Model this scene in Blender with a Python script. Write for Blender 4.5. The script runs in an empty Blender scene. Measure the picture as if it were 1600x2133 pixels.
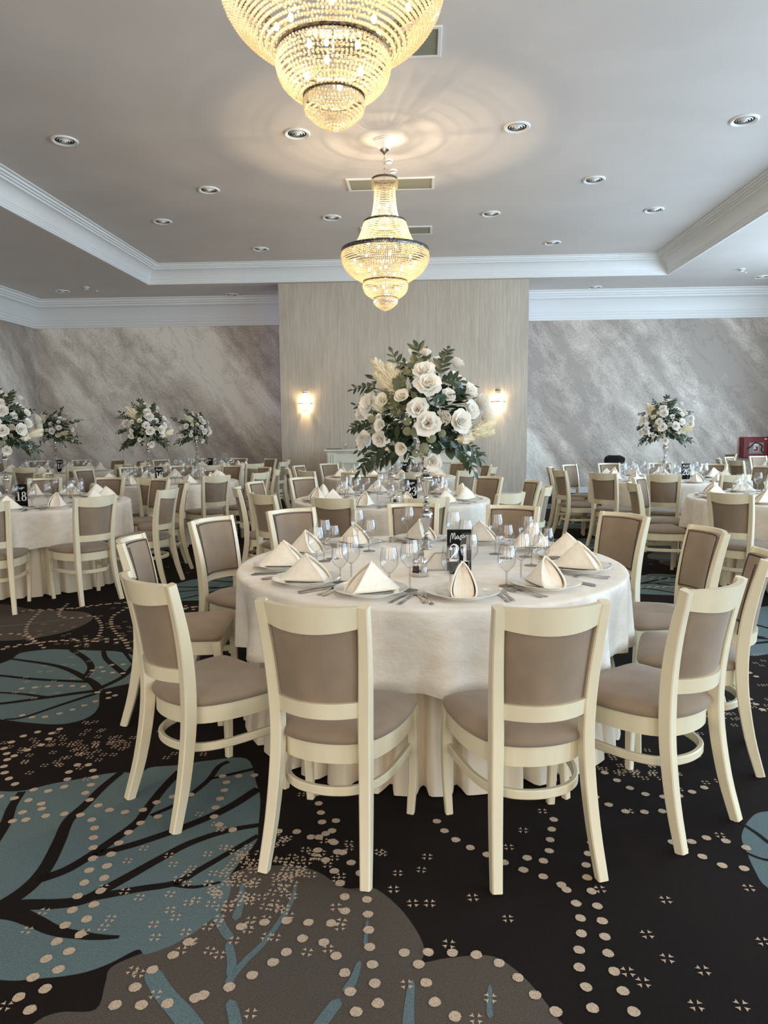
import bpy, math, random
from math import sin, cos, pi, radians as R, sqrt, atan2
from mathutils import Vector, Matrix, Euler

sc = bpy.context.scene
C = sc.collection
random.seed(7)

# ------------------------------------------------------------------ camera
FPX, CX, CY, CAMZ = 1480.0, 800.0, 1066.5, 1.45
YAW, PITCH, ROLL = R(3.04847), R(6.54805), R(0.45)
_fwd = Vector((-sin(YAW) * cos(PITCH), cos(YAW) * cos(PITCH), -sin(PITCH)))
_r0 = Vector((cos(YAW), sin(YAW), 0)); _u0 = _r0.cross(_fwd)
_rt = _r0 * cos(ROLL) - _u0 * sin(ROLL); _up = _r0 * sin(ROLL) + _u0 * cos(ROLL)
cam_d = bpy.data.cameras.new('camera'); cam = bpy.data.objects.new('camera', cam_d); C.objects.link(cam)
cam_d.sensor_fit = 'HORIZONTAL'; cam_d.sensor_width = 36.0; cam_d.lens = 36.0 * FPX / 1600.0
cam_d.clip_start = 0.05; cam_d.clip_end = 200
m = Matrix((( _rt.x, _up.x, -_fwd.x, 0), (_rt.y, _up.y, -_fwd.y, 0), (_rt.z, _up.z, -_fwd.z, CAMZ), (0, 0, 0, 1)))
cam.matrix_world = m
sc.camera = cam
EYE = Vector((0, 0, CAMZ))
def ray(px, py): return (_fwd * FPX + _rt * (px - CX) - _up * (py - CY)).normalized()
def at_z(px, py, z=0.0):
    d = ray(px, py); return EYE + d * ((z - CAMZ) / d.z)
def at_y(px, py, y):
    d = ray(px, py); return EYE + d * (y / d.y)
def seen(p, mx=300):
    d = Vector(p) - EYE; f = d.dot(_fwd)
    if f < 0.3: return False
    x = CX + FPX * d.dot(_rt) / f
    return -mx < x < 1600 + mx

# ------------------------------------------------------------------ world, lights, exposure
w = bpy.data.worlds.new('sky'); sc.world = w; w.use_nodes = True
w.node_tree.nodes['Background'].inputs[0].default_value = (0.62, 0.78, 1.0, 1)
w.node_tree.nodes['Background'].inputs[1].default_value = 1.0
def area(name, loc, rot, sx, sy, power, col):
    l = bpy.data.lights.new(name, 'AREA'); l.shape = 'RECTANGLE'; l.size = sx; l.size_y = sy
    l.energy = power; l.color = col
    o = bpy.data.objects.new(name, l); C.objects.link(o); o.location = loc; o.rotation_euler = rot
    return o
X0, X1, Y0, Y1 = -8.95, 8.23, -5.0, 16.4          # room walls
ZS, ZC = 4.45, 4.80                                # soffit, tray ceiling
WIN_R = [(-3.2, -1.2), (0.4, 2.4), (4.0, 6.0), (7.6, 9.6), (11.2, 13.2)]   # windows in the right wall (y ranges)
WIN_F = [(-7.2, -5.0), (-3.6, -1.4), (0.6, 2.8), (4.2, 6.4)]               # windows in the wall behind the camera (x ranges)
WZ0, WZ1 = 0.5, 3.7
DAY = (0.58, 0.79, 1.0)
for a, b in WIN_R:
    area('window_daylight', (X1 - 0.06, (a + b) / 2, (WZ0 + WZ1) / 2), (0, R(90), 0), WZ1 - WZ0, b - a, 255, DAY)
for a, b in WIN_F:
    area('window_daylight', ((a + b) / 2, Y0 + 0.06, (WZ0 + WZ1) / 2), (R(90), 0, 0), b - a, WZ1 - WZ0, 106, (1.0, 0.88, 0.73))
sc.view_settings.view_transform = 'Standard'; sc.view_settings.look = 'None'
sc.view_settings.exposure = 0.12; sc.view_settings.gamma = 1.0
sc.view_settings.use_curve_mapping = False
sc.cycles.use_denoising = True
sc.cycles.max_bounces = 8; sc.cycles.diffuse_bounces = 4; sc.cycles.glossy_bounces = 3
sc.cycles.transparent_max_bounces = 28; sc.cycles.sample_clamp_indirect = 6.0
sc.cycles.caustics_reflective = False; sc.cycles.caustics_refractive = False

# ------------------------------------------------------------------ materials
def srgb(r, g, b):
    f = lambda c: (c / 255 / 12.92) if c / 255 <= 0.04045 else ((c / 255 + 0.055) / 1.055) ** 2.4
    return (f(r), f(g), f(b), 1)
def mat(name, col, rough=0.5, metal=0.0, spec=0.5, sheen=0.0, coat=0.0):
    m = bpy.data.materials.new(name); m.use_nodes = True
    b = m.node_tree.nodes['Principled BSDF']
    b.inputs['Base Color'].default_value = col; b.inputs['Roughness'].default_value = rough
    b.inputs['Metallic'].default_value = metal; b.inputs['Specular IOR Level'].default_value = spec
    b.inputs['Sheen Weight'].default_value = sheen; b.inputs['Coat Weight'].default_value = coat
    return m
def nodes(m): return m.node_tree.nodes, m.node_tree.links, m.node_tree.nodes['Principled BSDF']
def add_noise_color(m, c1, c2, scale, detail=4, stretch=(1, 1, 1), bump=0.0, bscale=None, lo=0.35, hi=0.65):
    N, L, B = nodes(m)
    tc = N.new('ShaderNodeTexCoord'); mp = N.new('ShaderNodeMapping'); mp.inputs['Scale'].default_value = stretch
    nz = N.new('ShaderNodeTexNoise'); nz.inputs['Scale'].default_value = scale; nz.inputs['Detail'].default_value = detail
    cr = N.new('ShaderNodeValToRGB'); cr.color_ramp.elements[0].color = c1; cr.color_ramp.elements[1].color = c2
    cr.color_ramp.elements[0].position = lo; cr.color_ramp.elements[1].position = hi
    L.new(tc.outputs['Object'], mp.inputs[0]); L.new(mp.outputs[0], nz.inputs['Vector'])
    L.new(nz.outputs['Fac'], cr.inputs[0]); L.new(cr.outputs[0], B.inputs['Base Color'])
    if bump:
        n2 = N.new('ShaderNodeTexNoise'); n2.inputs['Scale'].default_value = bscale or scale * 4; n2.inputs['Detail'].default_value = 3
        L.new(mp.outputs[0], n2.inputs['Vector'])
        bp = N.new('ShaderNodeBump'); bp.inputs['Strength'].default_value = bump; bp.inputs['Distance'].default_value = 0.01
        L.new(n2.outputs['Fac'], bp.inputs['Height']); L.new(bp.outputs[0], B.inputs['Normal'])
    return m
def v3(c, k=1.0): return (c[0] * k, c[1] * k, c[2] * k, 1)

CREAM = srgb(225, 214, 184)
M_paint = add_noise_color(mat('cream_paint', CREAM, 0.38), v3(CREAM, 0.93), v3(CREAM, 1.03), 9, 5, (1, 1, 0.3), 0.05, 60)
VEL = srgb(141, 122, 101)
M_velvet = add_noise_color(mat('taupe_velvet', VEL, 0.85, sheen=0.22), v3(VEL, 0.86), v3(VEL, 1.08), 7, 5, (1, 1, 1), 0.08, 300)
M_nail = mat('bronze_nail', srgb(58, 46, 38), 0.35, 0.7)
M_cloth = add_noise_color(mat('white_tablecloth', srgb(242, 232, 216), 0.6, sheen=0.2), srgb(239, 228, 210), srgb(247, 240, 228), 14, 6, (1, 1, 1.6), 0.22, 45)
M_skirt = mat('satin_skirt', srgb(230, 217, 194), 0.42, sheen=0.2)
M_napkin = add_noise_color(mat('linen_napkin', srgb(249, 240, 222), 0.75, sheen=0.2), srgb(246, 235, 214), srgb(251, 244, 229), 40, 3, (1, 1, 1), 0.1, 500)
M_china = mat('white_china', srgb(240, 238, 232), 0.12, coat=0.6)
M_steel = mat('steel_cutlery', srgb(200, 198, 195), 0.16, 1.0)
M_chrome = mat('chrome', srgb(215, 213, 210), 0.06, 1.0)
M_darkchrome = add_noise_color(mat('engraved_chrome', srgb(90, 88, 85), 0.3, 1.0), srgb(62, 60, 58), srgb(140, 137, 132), 60, 2)
M_black = mat('black_acrylic', srgb(8, 8, 10), 0.25, spec=0.2)
M_white = mat('white_print', srgb(240, 240, 238), 0.6)
M_ceil = add_noise_color(mat('ceiling_paint', srgb(219, 210, 203), 0.55), srgb(216, 207, 200), srgb(222, 213, 206), 1.2, 3)
M_trim = mat('white_moulding', srgb(236, 236, 234), 0.45)
M_grille = mat('vent_grille', srgb(150, 146, 126), 0.6)
M_slot = mat('dark_slot', srgb(30, 29, 27), 0.8)
M_fitting = mat('white_fitting', srgb(236, 234, 228), 0.35)
M_plastic = mat('white_plastic', srgb(238, 238, 238), 0.4)
M_red = mat('red_enamel', srgb(120, 12, 22), 0.35)
M_blackcloth = mat('black_fleece', srgb(12, 12, 13), 0.95)
M_petal = add_noise_color(mat('white_petal', srgb(254, 251, 243), 0.6), srgb(253, 248, 236), srgb(255, 253, 248), 30, 2)
M_cpetal = add_noise_color(mat('cream_petal', srgb(253, 247, 232), 0.6), srgb(251, 242, 222), srgb(254, 250, 240), 30, 2)
def see_through(m, k=0.35):
    N, L, B = nodes(m); out = N['Material Output']; tl = N.new('ShaderNodeBsdfTranslucent'); mx = N.new('ShaderNodeMixShader'); mx.inputs[0].default_value = k
    src = B.inputs['Base Color'].links[0].from_socket; L.new(src, tl.inputs[0]); L.new(B.outputs[0], mx.inputs[1]); L.new(tl.outputs[0], mx.inputs[2]); L.new(mx.outputs[0], out.inputs[0])
see_through(M_petal); see_through(M_cpetal)
M_pollen = mat('pollen_centre', srgb(205, 178, 96), 0.8)
M_leaf = add_noise_color(mat('dark_leaf', srgb(40, 52, 30), 0.42), srgb(24, 35, 19), srgb(60, 75, 42), 25, 3)
M_euca = add_noise_color(mat('eucalyptus_leaf', srgb(78, 86, 60), 0.5), srgb(50, 60, 42), srgb(104, 106, 66), 20, 3)
M_succ = mat('teal_succulent', srgb(112, 138, 126), 0.6)
M_pod = add_noise_color(mat('seed_pod', srgb(140, 144, 112), 0.8), srgb(96, 100, 74), srgb(176, 176, 140), 80, 2)
M_pampas = mat('cream_pampas', srgb(242, 232, 200), 0.9)
M_berry = mat('white_berry', srgb(240, 240, 228), 0.4)
M_salt = mat('salt', srgb(246, 245, 240), 0.9)
M_pepper = mat('pepper', srgb(70, 58, 48), 0.9)
M_paper = mat('paper_napkins', srgb(240, 232, 218), 0.9)
M_bar = add_noise_color(mat('bar_paint', srgb(222, 221, 205), 0.4), srgb(216, 214, 198), srgb(226, 225, 210), 6, 3)

def glassy(name, tint=0.985, edge=0.55, base=0.05, rim=0.5):
    m = bpy.data.materials.new(name); m.use_nodes = True
    N, L = m.node_tree.nodes, m.node_tree.links; N.remove(N['Principled BSDF'])
    out = N['Material Output']
    tr = N.new('ShaderNodeBsdfTransparent')
    gl = N.new('ShaderNodeBsdfGlossy'); gl.inputs['Roughness'].default_value = 0.015
    lw = N.new('ShaderNodeLayerWeight'); lw.inputs['Blend'].default_value = 0.4
    def curve(p, lo, hi):
        pw = N.new('ShaderNodeMath'); pw.operation = 'POWER'; pw.inputs[1].default_value = p; L.new(lw.outputs['Facing'], pw.inputs[0])
        mr = N.new('ShaderNodeMapRange'); mr.inputs['To Min'].default_value = lo; mr.inputs['To Max'].default_value = hi; L.new(pw.outputs[0], mr.inputs['Value']); return mr.outputs[0]
    t = curve(5.0, tint, rim); cb = N.new('ShaderNodeCombineColor'); [L.new(t, cb.inputs[i]) for i in range(3)]; L.new(cb.outputs[0], tr.inputs[0])
    mx = N.new('ShaderNodeMixShader'); L.new(curve(3.0, base, edge), mx.inputs[0]); L.new(tr.outputs[0], mx.inputs[1]); L.new(gl.outputs[0], mx.inputs[2])
    L.new(mx.outputs[0], out.inputs[0])
    return m
M_glass = glassy('clear_glass')
M_stemglass = glassy('glass_stem', 0.82, 0.7, 0.14, 0.3)
M_pane = glassy('window_glass', 0.96, 0.5, 0.05, 0.8)
def emit(name, col, s):
    m = bpy.data.materials.new(name); m.use_nodes = True
    N, L = m.node_tree.nodes, m.node_tree.links; N.remove(N['Principled BSDF'])
    e = N.new('ShaderNodeEmission'); e.inputs[0].default_value = col; e.inputs[1].default_value = s
    L.new(e.outputs[0], N['Material Output'].inputs[0]); return m
M_bulb = emit('bulb_glow', (1.0, 0.80, 0.52, 1), 30)
def crystal():
    m = bpy.data.materials.new('crystal_bead'); m.use_nodes = True
    N, L = m.node_tree.nodes, m.node_tree.links; N.remove(N['Principled BSDF'])
    tl = N.new('ShaderNodeBsdfTranslucent'); tl.inputs[0].default_value = (0.76, 0.64, 0.42, 1)
    df = N.new('ShaderNodeBsdfDiffuse'); df.inputs[0].default_value = (0.72, 0.62, 0.44, 1)
    gl = N.new('ShaderNodeBsdfGlossy'); gl.inputs['Roughness'].default_value = 0.08
    tr = N.new('ShaderNodeBsdfTransparent')
    a = N.new('ShaderNodeMixShader'); a.inputs[0].default_value = 0.25; L.new(tl.outputs[0], a.inputs[1]); L.new(df.outputs[0], a.inputs[2])
    b = N.new('ShaderNodeMixShader'); b.inputs[0].default_value = 0.22; L.new(a.outputs[0], b.inputs[1]); L.new(gl.outputs[0], b.inputs[2])
    c = N.new('ShaderNodeMixShader'); c.inputs[0].default_value = 0.30; L.new(b.outputs[0], c.inputs[1]); L.new(tr.outputs[0], c.inputs[2])
    L.new(c.outputs[0], N['Material Output'].inputs[0]); return m
M_crystal = crystal()

def marble():
    m = mat('streaked_plaster', srgb(180, 172, 164), 0.5); N, L, B = nodes(m)
    tc = N.new('ShaderNodeTexCoord'); sp = N.new('ShaderNodeSeparateXYZ'); L.new(tc.outputs['Object'], sp.inputs[0])
    def math_(op, a, b):
        n = N.new('ShaderNodeMath'); n.operation = op
        for i, q in enumerate((a, b)):
            if isinstance(q, (int, float)): n.inputs[i].default_value = q
            else: L.new(q, n.inputs[i])
        return n.outputs[0]
    s = math_('ADD', sp.outputs[0], sp.outputs[1])
    across = math_('ADD', math_('MULTIPLY', s, 0.78), math_('MULTIPLY', sp.outputs[2], 0.62))
    along = math_('SUBTRACT', math_('MULTIPLY', s, 0.62), math_('MULTIPLY', sp.outputs[2], 0.78))
    def noise(ka, kb, scale, detail, rough=0.55, dist=0.0, off=0.0):
        cb = N.new('ShaderNodeCombineXYZ'); L.new(math_('MULTIPLY', along, ka), cb.inputs[0]); L.new(math_('MULTIPLY', across, kb), cb.inputs[1]); cb.inputs[2].default_value = off
        nz = N.new('ShaderNodeTexNoise'); nz.inputs['Scale'].default_value = scale; nz.inputs['Detail'].default_value = detail
        nz.inputs['Roughness'].default_value = rough; nz.inputs['Distortion'].default_value = dist
        L.new(cb.outputs[0], nz.inputs['Vector']); return nz.outputs['Fac']
    big = noise(0.16, 1.0, 0.75, 3, 0.55, 0.35)
    mid = noise(0.9, 1.6, 2.0, 6, 0.62, 0.4, 3.1)
    fine = noise(1, 1, 26, 4, 0.6, 0.0, 7)
    vein = noise(0.35, 1.0, 2.2, 6, 0.6, 0.6, 11)
    v1 = math_('ABSOLUTE', math_('SUBTRACT', vein, 0.5), 0)
    veinm = N.new('ShaderNodeMapRange'); veinm.inputs['From Min'].default_value = 0.0; veinm.inputs['From Max'].default_value = 0.018
    veinm.inputs['To Min'].default_value = 0.80; veinm.inputs['To Max'].default_value = 1.0; L.new(v1, veinm.inputs['Value'])
    mixv = math_('ADD', math_('ADD', math_('MULTIPLY', big, 0.68), math_('MULTIPLY', mid, 0.24)), math_('MULTIPLY', fine, 0.16))
    cr = N.new('ShaderNodeValToRGB'); e = cr.color_ramp.elements
    e[0].position = 0.455; e[0].color = srgb(170, 158, 147); e[1].position = 0.615; e[1].color = srgb(248, 240, 227)
    q = e.new(0.525); q.color = srgb(206, 194, 181)
    L.new(mixv, cr.inputs[0])
    mm = N.new('ShaderNodeMix'); mm.data_type = 'RGBA'; mm.blend_type = 'MULTIPLY'; mm.inputs[0].default_value = 1.0
    cb = N.new('ShaderNodeCombineColor'); [L.new(veinm.outputs[0], cb.inputs[i]) for i in range(3)]
    L.new(cr.outputs[0], mm.inputs[6]); L.new(cb.outputs[0], mm.inputs[7]); L.new(mm.outputs[2], B.inputs['Base Color'])
    bp = N.new('ShaderNodeBump'); bp.inputs['Strength'].default_value = 0.25; bp.inputs['Distance'].default_value = 0.01
    L.new(mixv, bp.inputs['Height']); L.new(bp.outputs[0], B.inputs['Normal'])
    return m
M_marble = marble()
def streaked():
    m = mat('pearl_streak_plaster', srgb(178, 170, 154), 0.42); N, L, B = nodes(m)
    tc = N.new('ShaderNodeTexCoord')
    def nz(scale, stretch, det):
        mp = N.new('ShaderNodeMapping'); mp.inputs['Scale'].default_value = stretch
        L.new(tc.outputs['Object'], mp.inputs[0]); n = N.new('ShaderNodeTexNoise'); n.inputs['Scale'].default_value = scale; n.inputs['Detail'].default_value = det
        L.new(mp.outputs[0], n.inputs['Vector']); return n.outputs['Fac']
    a = nz(26, (1, 1, 0.03), 6); b = nz(75, (1, 1, 0.05), 4); c = nz(1.3, (1, 1, 0.5), 3)
    def add(p, q, k):
        n = N.new('ShaderNodeMath'); n.operation = 'MULTIPLY_ADD'; L.new(q, n.inputs[0]); n.inputs[1].default_value = k
        if p is None: n.inputs[2].default_value = 0
        else: L.new(p, n.inputs[2])
        return n.outputs[0]
    t = add(add(add(None, a, 0.28), b, 0.44), c, 0.28)
    cr = N.new('ShaderNodeValToRGB'); e = cr.color_ramp.elements
    e[0].position = 0.38; e[0].color = srgb(178, 166, 149); e[1].position = 0.66; e[1].color = srgb(209, 198, 182)
    L.new(t, cr.inputs[0]); L.new(cr.outputs[0], B.inputs['Base Color'])
    bp = N.new('ShaderNodeBump'); bp.inputs['Strength'].default_value = 0.08; bp.inputs['Distance'].default_value = 0.01
    L.new(t, bp.inputs['Height']); L.new(bp.outputs[0], B.inputs['Normal'])
    return m
M_streak = streaked()
def carpet(name, c):
    m = mat(name, c, 0.95, spec=0.1)
    return add_noise_color(m, v3(c, 0.72), v3(c, 1.28), 240, 3, (1, 1, 1), 0.5, 500, 0.3, 0.7)
M_cdark = carpet('carpet_dark', srgb(33, 27, 25)); M_cteal = carpet('carpet_teal', srgb(103, 121, 123))
M_ctaupe = carpet('carpet_taupe', srgb(92, 84, 76)); M_cdot = carpet('carpet_beige', srgb(200, 178, 154))

# ------------------------------------------------------------------ mesh helpers
def catmull(pts, n=6, closed=False):
    P = [Vector(p) for p in pts]; out = []; N_ = len(P)
    rng = range(N_ if closed else N_ - 1)
    for i in rng:
        if closed: p0, p1, p2, p3 = P[i - 1], P[i], P[(i + 1) % N_], P[(i + 2) % N_]
        else:
            p1, p2 = P[i], P[i + 1]
            p0 = P[i - 1] if i > 0 else p1 * 2 - p2
            p3 = P[i + 2] if i + 2 < N_ else p2 * 2 - p1
        for k in range(n):
            t = k / n
            out.append(0.5 * ((2 * p1) + (p2 - p0) * t + (2 * p0 - 5 * p1 + 4 * p2 - p3) * t * t + (3 * p1 - p0 - 3 * p2 + p3) * t ** 3))
    if not closed: out.append(P[-1].copy())
    return out
class MB:
    def __init__(s): s.V = []; s.F = []; s.M = []
    def add(s, vs, fs, mi=0):
        o = len(s.V); s.V += [tuple(v) for v in vs]; s.F += [tuple(i + o for i in f) for f in fs]; s.M += [mi] * len(fs); return s
    def box(s, x0, x1, y0, y1, z0, z1, mi=0):
        vs = [(x, y, z) for z in (z0, z1) for y in (y0, y1) for x in (x0, x1)]
        return s.add(vs, [(0, 2, 3, 1), (4, 5, 7, 6), (0, 1, 5, 4), (2, 6, 7, 3), (0, 4, 6, 2), (1, 3, 7, 5)], mi)
    def cbox(s, x0, x1, y0, y1, z0, z1, c=0.004, mi=0):
        # box with chamfered vertical and horizontal edges
        pr = [(x0 + c, y0), (x1 - c, y0), (x1, y0 + c), (x1, y1 - c), (x1 - c, y1), (x0 + c, y1), (x0, y1 - c), (x0, y0 + c)]
        ins = lambda p: (min(max(p[0], x0 + c), x1 - c), min(max(p[1], y0 + c), y1 - c))
        rings = [[(*ins(p), z0) for p in pr], [(*p, z0 + c) for p in pr], [(*p, z1 - c) for p in pr], [(*ins(p), z1) for p in pr]]
        return s.loft(rings, True, mi)
    def loft(s, rings, caps=True, mi=0, closed=True):
        n = len(rings[0]); vs = [v for r in rings for v in r]; fs = []
        for a in range(len(rings) - 1):
            for i in range(n if closed else n - 1):
                j = (i + 1) % n; fs.append((a * n + i, a * n + j, (a + 1) * n + j, (a + 1) * n + i))
        if caps: fs.append(tuple(range(n - 1, -1, -1))); fs.append(tuple((len(rings) - 1) * n + i for i in range(n)))
        return s.add(vs, fs, mi)
    def lathe(s, prof, n=24, c=(0, 0, 0), mi=0, a0=0.0, a1=2 * pi):
        full = abs(a1 - a0 - 2 * pi) < 1e-6; k = n if full else n + 1
        vs = []; fs = []
        for r, z in prof:
            for i in range(k):
                a = a0 + (a1 - a0) * i / n; vs.append((c[0] + r * cos(a), c[1] + r * sin(a), c[2] + z))
        for p in range(len(prof) - 1):
            for i in range(n):
                j = (i + 1) % k if full else i + 1
                fs.append((p * k + i, p * k + j, (p + 1) * k + j, (p + 1) * k + i))
        return s.add(vs, fs, mi)
    def tube(s, path, r, n=8, caps=True, mi=0, closed=False):
        P = [Vector(p) for p in path]; rings = []; up = Vector((0, 0, 1)); last = None
        for i, p in enumerate(P):
            if closed: t = P[(i + 1) % len(P)] - P[i - 1]
            else: t = (P[min(i + 1, len(P) - 1)] - P[max(i - 1, 0)])
            t.normalize()
            u = last if last is not None else (up if abs(t.z) < 0.9 else Vector((0, 1, 0)))
            a = t.cross(u); a = a.normalized() if a.length > 1e-6 else Vector((1, 0, 0)); b = a.cross(t); last = b
            rr = r[i] if isinstance(r, (list, tuple)) else r
            rings.append([p + a * (rr * cos(2 * pi * k / n)) + b * (rr * sin(2 * pi * k / n)) for k in range(n)])
        if closed: rings.append(rings[0])
        return s.loft(rings, caps and not closed, mi)
    def bar(s, path, w, d, side, c=0.004, mi=0, caps=True, closed=False):
        # chamfered rectangular section, w along `side` (vector or None = horizontal), d across
        P = [Vector(p) for p in path]; rings = []; n = len(P)
        for i, p in enumerate(P):
            if closed: t = (P[(i + 1) % n] - P[i - 1]).normalized()
            else: t = (P[min(i + 1, n - 1)] - P[max(i - 1, 0)]).normalized()
            sd = Vector(side); sd = (sd - t * sd.dot(t)).normalized(); o = t.cross(sd)
            ww = (w[i] if isinstance(w, (list, tuple)) else w) / 2; dd = (d[i] if isinstance(d, (list, tuple)) else d) / 2
            q = [(ww - c, dd), (-(ww - c), dd), (-ww, dd - c), (-ww, -(dd - c)), (-(ww - c), -dd), (ww - c, -dd), (ww, -(dd - c)), (ww, dd - c)]
            rings.append([p + sd * a + o * b for a, b in q])
        if closed: rings.append(rings[0])
        return s.loft(rings, caps and not closed, mi)
    def ico(s, c, r, mi=0, sub=False):
        t = (1 + 5 ** 0.5) / 2; k = r / sqrt(1 + t * t)
        vs = [(-1, t, 0), (1, t, 0), (-1, -t, 0), (1, -t, 0), (0, -1, t), (0, 1, t), (0, -1, -t), (0, 1, -t), (t, 0, -1), (t, 0, 1), (-t, 0, -1), (-t, 0, 1)]
        fs = [(0, 11, 5), (0, 5, 1), (0, 1, 7), (0, 7, 10), (0, 10, 11), (1, 5, 9), (5, 11, 4), (11, 10, 2), (10, 7, 6), (7, 1, 8), (3, 9, 4), (3, 4, 2), (3, 2, 6), (3, 6, 8), (3, 8, 9), (4, 9, 5), (2, 4, 11), (6, 2, 10), (8, 6, 7), (9, 8, 1)]
        return s.add([(c[0] + v[0] * k, c[1] + v[1] * k, c[2] + v[2] * k) for v in vs], fs, mi)
    def octa(s, c, r, rz, mi=0):
        x, y, z = c
        return s.add([(x + r, y, z), (x, y + r, z), (x - r, y, z), (x, y - r, z), (x, y, z + rz), (x, y, z - rz)],
                     [(0, 1, 4), (1, 2, 4), (2, 3, 4), (3, 0, 4), (1, 0, 5), (2, 1, 5), (3, 2, 5), (0, 3, 5)], mi)
    def put(s, other, M, mi=None):
        o = len(s.V); s.V += [tuple(M @ Vector(v)) for v in other.V]; s.F += [tuple(i + o for i in f) for f in other.F]
        s.M += (other.M if mi is None else [mi] * len(other.F)); return s
    def mesh(s, name, mats, smooth=35):
        me = bpy.data.meshes.new(name); me.from_pydata(s.V, [], s.F)
        for mm in (mats if isinstance(mats, (list, tuple)) else [mats]): me.materials.append(mm)
        if any(s.M): me.polygons.foreach_set('material_index', s.M)
        if smooth:
            me.polygons.foreach_set('use_smooth', [True] * len(s.F)); me.set_sharp_from_angle(angle=R(smooth))
        me.update(); return me
    def build(s, name, mats, parent=None, smooth=35): return obj(name, s.mesh(name, mats, smooth), parent)
def obj(name, me, parent=None, loc=None, rot=None, scale=None):
    o = bpy.data.objects.new(name, me); C.objects.link(o)
    if parent is not None: o.parent = parent
    if loc is not None: o.location = loc
    if rot is not None: o.rotation_euler = rot
    if scale is not None: o.scale = scale if not isinstance(scale, (int, float)) else (scale,) * 3
    return o
def tag(o, label, cat, group=None, kind=None):
    o['label'] = label; o['category'] = cat
    if group: o['group'] = group
    if kind: o['kind'] = kind
    return o
def struct(name, mb, mats, smooth=35, parent=None, label=None):
    o = mb.build(name, mats, parent, smooth)
    if parent is None: o['kind'] = 'structure'
    if label: o['label'] = label
    return o
def empty(name, loc, rz=0.0):
    o = bpy.data.objects.new(name, None); C.objects.link(o); o.location = loc; o.rotation_euler = (0, 0, rz); o.empty_display_size = 0.1
    return o

# ------------------------------------------------------------------ floor: carpet with woven leaves, dot trails and clovers
fl = MB()
_zc = [0]; PATCH = []
def zz(base):
    _zc[0] += 1; return base + _zc[0] * 5e-8
fl.add([(X0, Y0, 0), (X1, Y0, 0), (X1, Y1, 0), (X0, Y1, 0)], [(0, 1, 2, 3)], 0)
def inroom(p): return X0 + .05 < p[0] < X1 - .05 and Y0 + .05 < p[1] < Y1 - .05
def patch(pts, z, mi, n=5):
    q = catmull([(p[0], p[1], 0) for p in pts], n, True)
    if not all(inroom(p) for p in q): return
    z = z * .6 + len(PATCH) * 3e-6; PATCH.append(1)
    q = [(p[0], p[1], z) for p in q]
    ar = sum(q[i - 1][0] * q[i][1] - q[i][0] * q[i - 1][1] for i in range(len(q)))
    fl.add(q if ar > 0 else q[::-1], [tuple(range(len(q)))], mi)
def stripe(pts, w0, w1, z, mi, n=6):
    q = catmull([(p[0], p[1], 0) for p in pts], n); k = len(q); vs = []
    for i, p in enumerate(q):
        t = q[min(i + 1, k - 1)] - q[max(i - 1, 0)]; t.normalize(); nn = Vector((-t.y, t.x, 0)); ww = (w0 + (w1 - w0) * i / (k - 1)) / 2; tt = i / (k - 1)
        if mi == 1: ww *= min(1, sqrt(tt * 7) + .12, sqrt((1 - tt) * 7) + .12)
        vs += [(p.x + nn.x * ww, p.y + nn.y * ww, z), (p.x - nn.x * ww, p.y - nn.y * ww, z)]
    if not all(inroom(v) for v in vs): return
    z = zz(z); vs = [(v[0], v[1], z) for v in vs]
    fl.add(vs, [(2 * i, 2 * i + 1, 2 * i + 3, 2 * i + 2) for i in range(k - 1)], mi)
def dot(x, y, r=0.0165):
    if inroom((x, y)):
        a0 = random.random(); zd = zz(.0014); fl.add([(x + r * random.uniform(.9, 1.08) * cos(a0 + 2 * pi * i / 10), y + r * random.uniform(.9, 1.08) * sin(a0 + 2 * pi * i / 10), zd) for i in range(10)], [tuple(range(10))], 3)
def clover(x, y, r=0.021):
    if not inroom((x, y)): return
    a0 = pi / 4 + random.uniform(-.15, .15); zk = zz(.0011)
    for k in range(4):
        a = a0 + k * pi / 2
        fl.add([(x + .3 * r * cos(a), y + .3 * r * sin(a), zk), (x + r * cos(a - .38), y + r * sin(a - .38), zk), (x + .8 * r * cos(a), y + .8 * r * sin(a), zk), (x + r * cos(a + .38), y + r * sin(a + .38), zk)], [(0, 1, 2, 3)], 3)
def trail(pts, sp=0.066, r=0.0165):
    q = catmull([(p[0], p[1], 0) for p in pts], 24); acc = 0; last = q[0]; dot(last.x, last.y, r)
    for p in q[1:]:
        acc += (p - last).length; last = p
        if acc >= sp: acc = 0; dot(p.x, p.y, r)
def Z4(*p): return [at_z(x / 2.416, 1250 + y / 2.416) for x, y in p]          # floor points read off the lower left of the photograph
def Z6(*p): return [at_z(400 + x / 1.3333, 1700 + y / 1.3333) for x, y in p]   # and off its lower edge
def PX(*p): return [at_z(x, y) for x, y in p]
mpp = 1 / 640.0
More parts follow.
